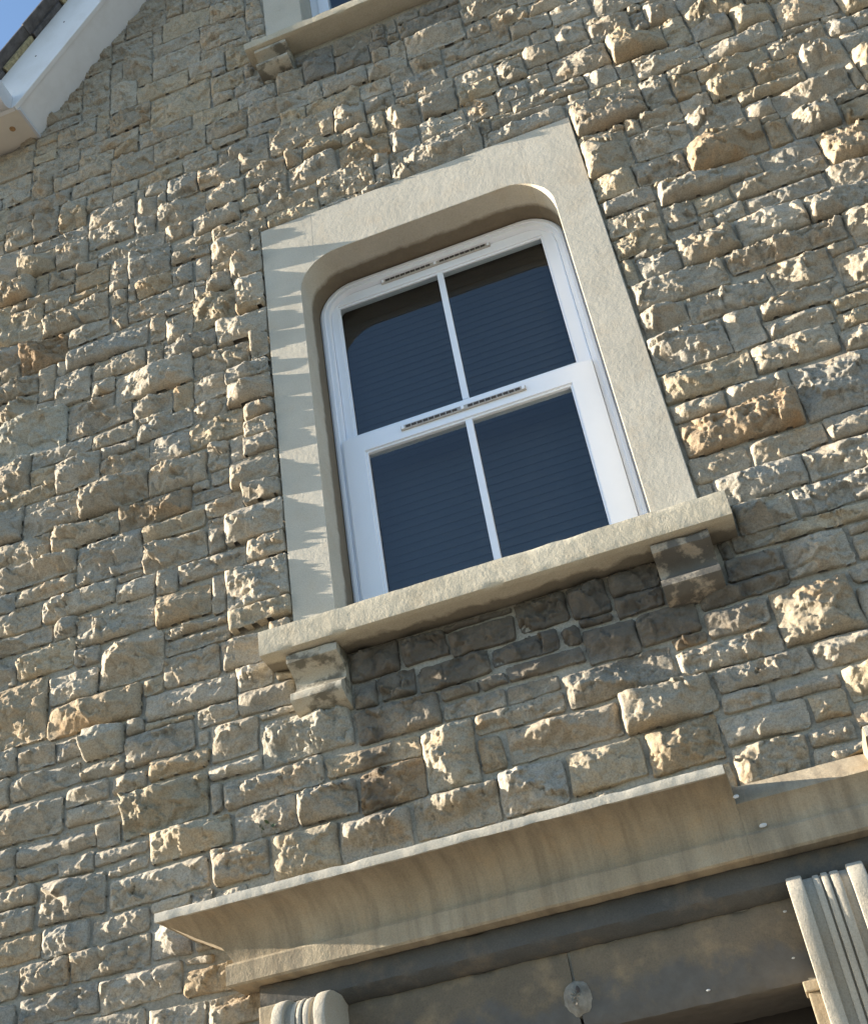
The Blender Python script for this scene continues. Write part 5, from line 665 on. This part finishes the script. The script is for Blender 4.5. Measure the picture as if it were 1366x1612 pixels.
slope_board('bargeboard', -0.02, 3.08, -0.006, 0.252, -OH - 0.003, -OH + 0.022, M_VERGE, rf)
for s in (0.35, 0.62, 1.1, 1.6): 
    x, z = sl_pt(s, 0.14); blob('screw', x, z, -OH - 0.003, 0.006, 0.006, 0.002, M_SLOT, rf, int(s * 100), 8, 2)
    x, z = sl_pt(s + 0.1, 0.003)
# slates along the verge, each with its mortar
for k in range(12):
    s0 = -0.06 + k * 0.27
    slope_board('verge_slate', s0, s0 + 0.30, 0.2745 + (k % 2) * 0.004, 0.2865 + (k % 2) * 0.004, -OH - 0.08 - 0.006 * (k % 3), 0.3, M_TILE, rf, 0.002)
    slope_board('verge_mortar', s0 + 0.01, s0 + 0.262, 0.253, 0.2735, -OH - 0.028, 0.1, M_LICH if k % 2 else M_TILE, rf, 0.004)
# right-hand slope of the gable and the roof planes behind
def roof_plane(name, quad, th=0.03):
    v = list(quad) + [(x, y, z - th) for x, y, z in quad]
    return finish(mesh_obj(name, v, [(0, 1, 2, 3), (7, 6, 5, 4), (0, 4, 5, 1), (1, 5, 6, 2), (2, 6, 7, 3), (3, 7, 4, 0)], M_TILE, rf))
f0, ap = sl_pt(0.0, 0.28), sl_pt(3.20, 0.28)
mir = lambda x: 2 * CX - x
roof_plane('gable_roof', [(f0[0], 0.30, f0[1]), (ap[0], 0.30, ap[1]), (ap[0], 5.0, ap[1]), (f0[0], 5.0, f0[1])])
roof_plane('gable_roof', [(mir(f0[0]), -0.26, f0[1]), (mir(f0[0]), 5.0, f0[1]), (mir(ap[0]), 5.0, ap[1]), (mir(ap[0]), -0.26, ap[1])])
roof_plane('main_roof', [(-9.2, -0.20, 5.78), (f0[0] + 0.02, -0.20, 5.78), (f0[0] + 0.02, 3.6, 8.9), (-9.2, 3.6, 8.9)])
roof_plane('main_roof', [(mir(f0[0]), -0.20, 5.78), (6.2, -0.20, 5.78), (6.2, 3.6, 8.9), (mir(f0[0]), 3.6, 8.9)])
roof_plane('main_roof', [(-9.2, 3.6, 8.9), (6.2, 3.6, 8.9), (6.2, 7.4, 5.7), (-9.2, 7.4, 5.7)])
p_ = [(mir(a), b) for a, b in (sl_pt(-0.02, -0.006), sl_pt(3.08, -0.006), sl_pt(3.08, 0.252), sl_pt(-0.02, 0.252))]
prism_y('bargeboard', p_, -OH - 0.003, -OH + 0.022, M_VERGE, rf, 0.003)
# level eaves: soffit, fascia
box('eaves_soffit', -9.0, -2.527, -OH + 0.02, 0.03, 5.572, 5.584, M_SOFFIT, rf, 0.002)
box('fascia', -9.0, -2.535, -OH - 0.004, -OH + 0.0195, 5.562, 5.76, M_VERGE, rf, 0.003)
box('corner_trim', -2.5265, -2.512, -OH + 0.0225, 0.028, 5.566, 5.590, M_GUTTER, rf, 0.002)
n_ = 14     # round rust mark under the soffit
mesh_obj('rust_spot', [(-2.615 + 0.016 * math.cos(6.2832 * i / n_), -0.105 + 0.016 * math.sin(6.2832 * i / n_), 5.5712) for i in range(n_)], [tuple(range(n_))], M_RUST, rf)
gu = thing('gutter', 'grey plastic gutter along the level eaves at the left edge', 'gutter', (-2.5, -OH, 5.55))
outer = [(-OH - 0.006, 5.66), (-OH - 0.012, 5.575)] + [(-OH - 0.060 - 0.052 * math.cos(math.radians(a)), 5.565 - 0.040 * math.sin(math.radians(a))) for a in range(170, 9, -20)][::-1][::-1]
prof = [(-OH - 0.006, 5.655)]
for a in range(0, 181, 15): prof.append((-OH - 0.062 + 0.056 * math.cos(math.radians(a)), 5.575 - 0.055 * math.sin(math.radians(a))))
prof += [(-OH - 0.118, 5.655), (-OH - 0.112, 5.655)]
for a in range(180, -1, -15): prof.append((-OH - 0.062 + 0.050 * math.cos(math.radians(a)), 5.577 - 0.049 * math.sin(math.radians(a))))
prof += [(-OH - 0.012, 5.655)]
prism_x('trough', prof, -9.0, -2.55, M_GUTTER, gu)
prism_x('end_cap', prof[:14] + [(-OH - 0.118, 5.66)], -2.5495, -2.542, M_GUTTER, gu)
# small weed in a joint
we = thing('weed', 'tiny dark green weed growing from a joint left of the door hood', 'plant', (-1.471, 0.0, 1.465))
q = random.Random(5)
for k in range(11):
    a = q.uniform(0, 6.28); l = q.uniform(0.012, 0.028); tz = q.uniform(-0.6, 0.9); ox, oz_ = q.uniform(-0.02, 0.02), q.uniform(-0.02, 0.02)
    bx, bz = -1.471 + ox, 1.465 + oz_
    d_ = Vector((math.cos(a), -abs(math.sin(a)) - 0.3, tz)).normalized() * l; s_ = Vector((-d_.z, 0.3 * l, d_.x)) * 0.3
    o_ = Vector((bx, -0.012, bz))
    mesh_obj('leaf', [o_, o_ + d_ * 0.5 + s_, o_ + d_, o_ + d_ * 0.5 - s_], [(0, 1, 2, 3)], M_LEAF, we)
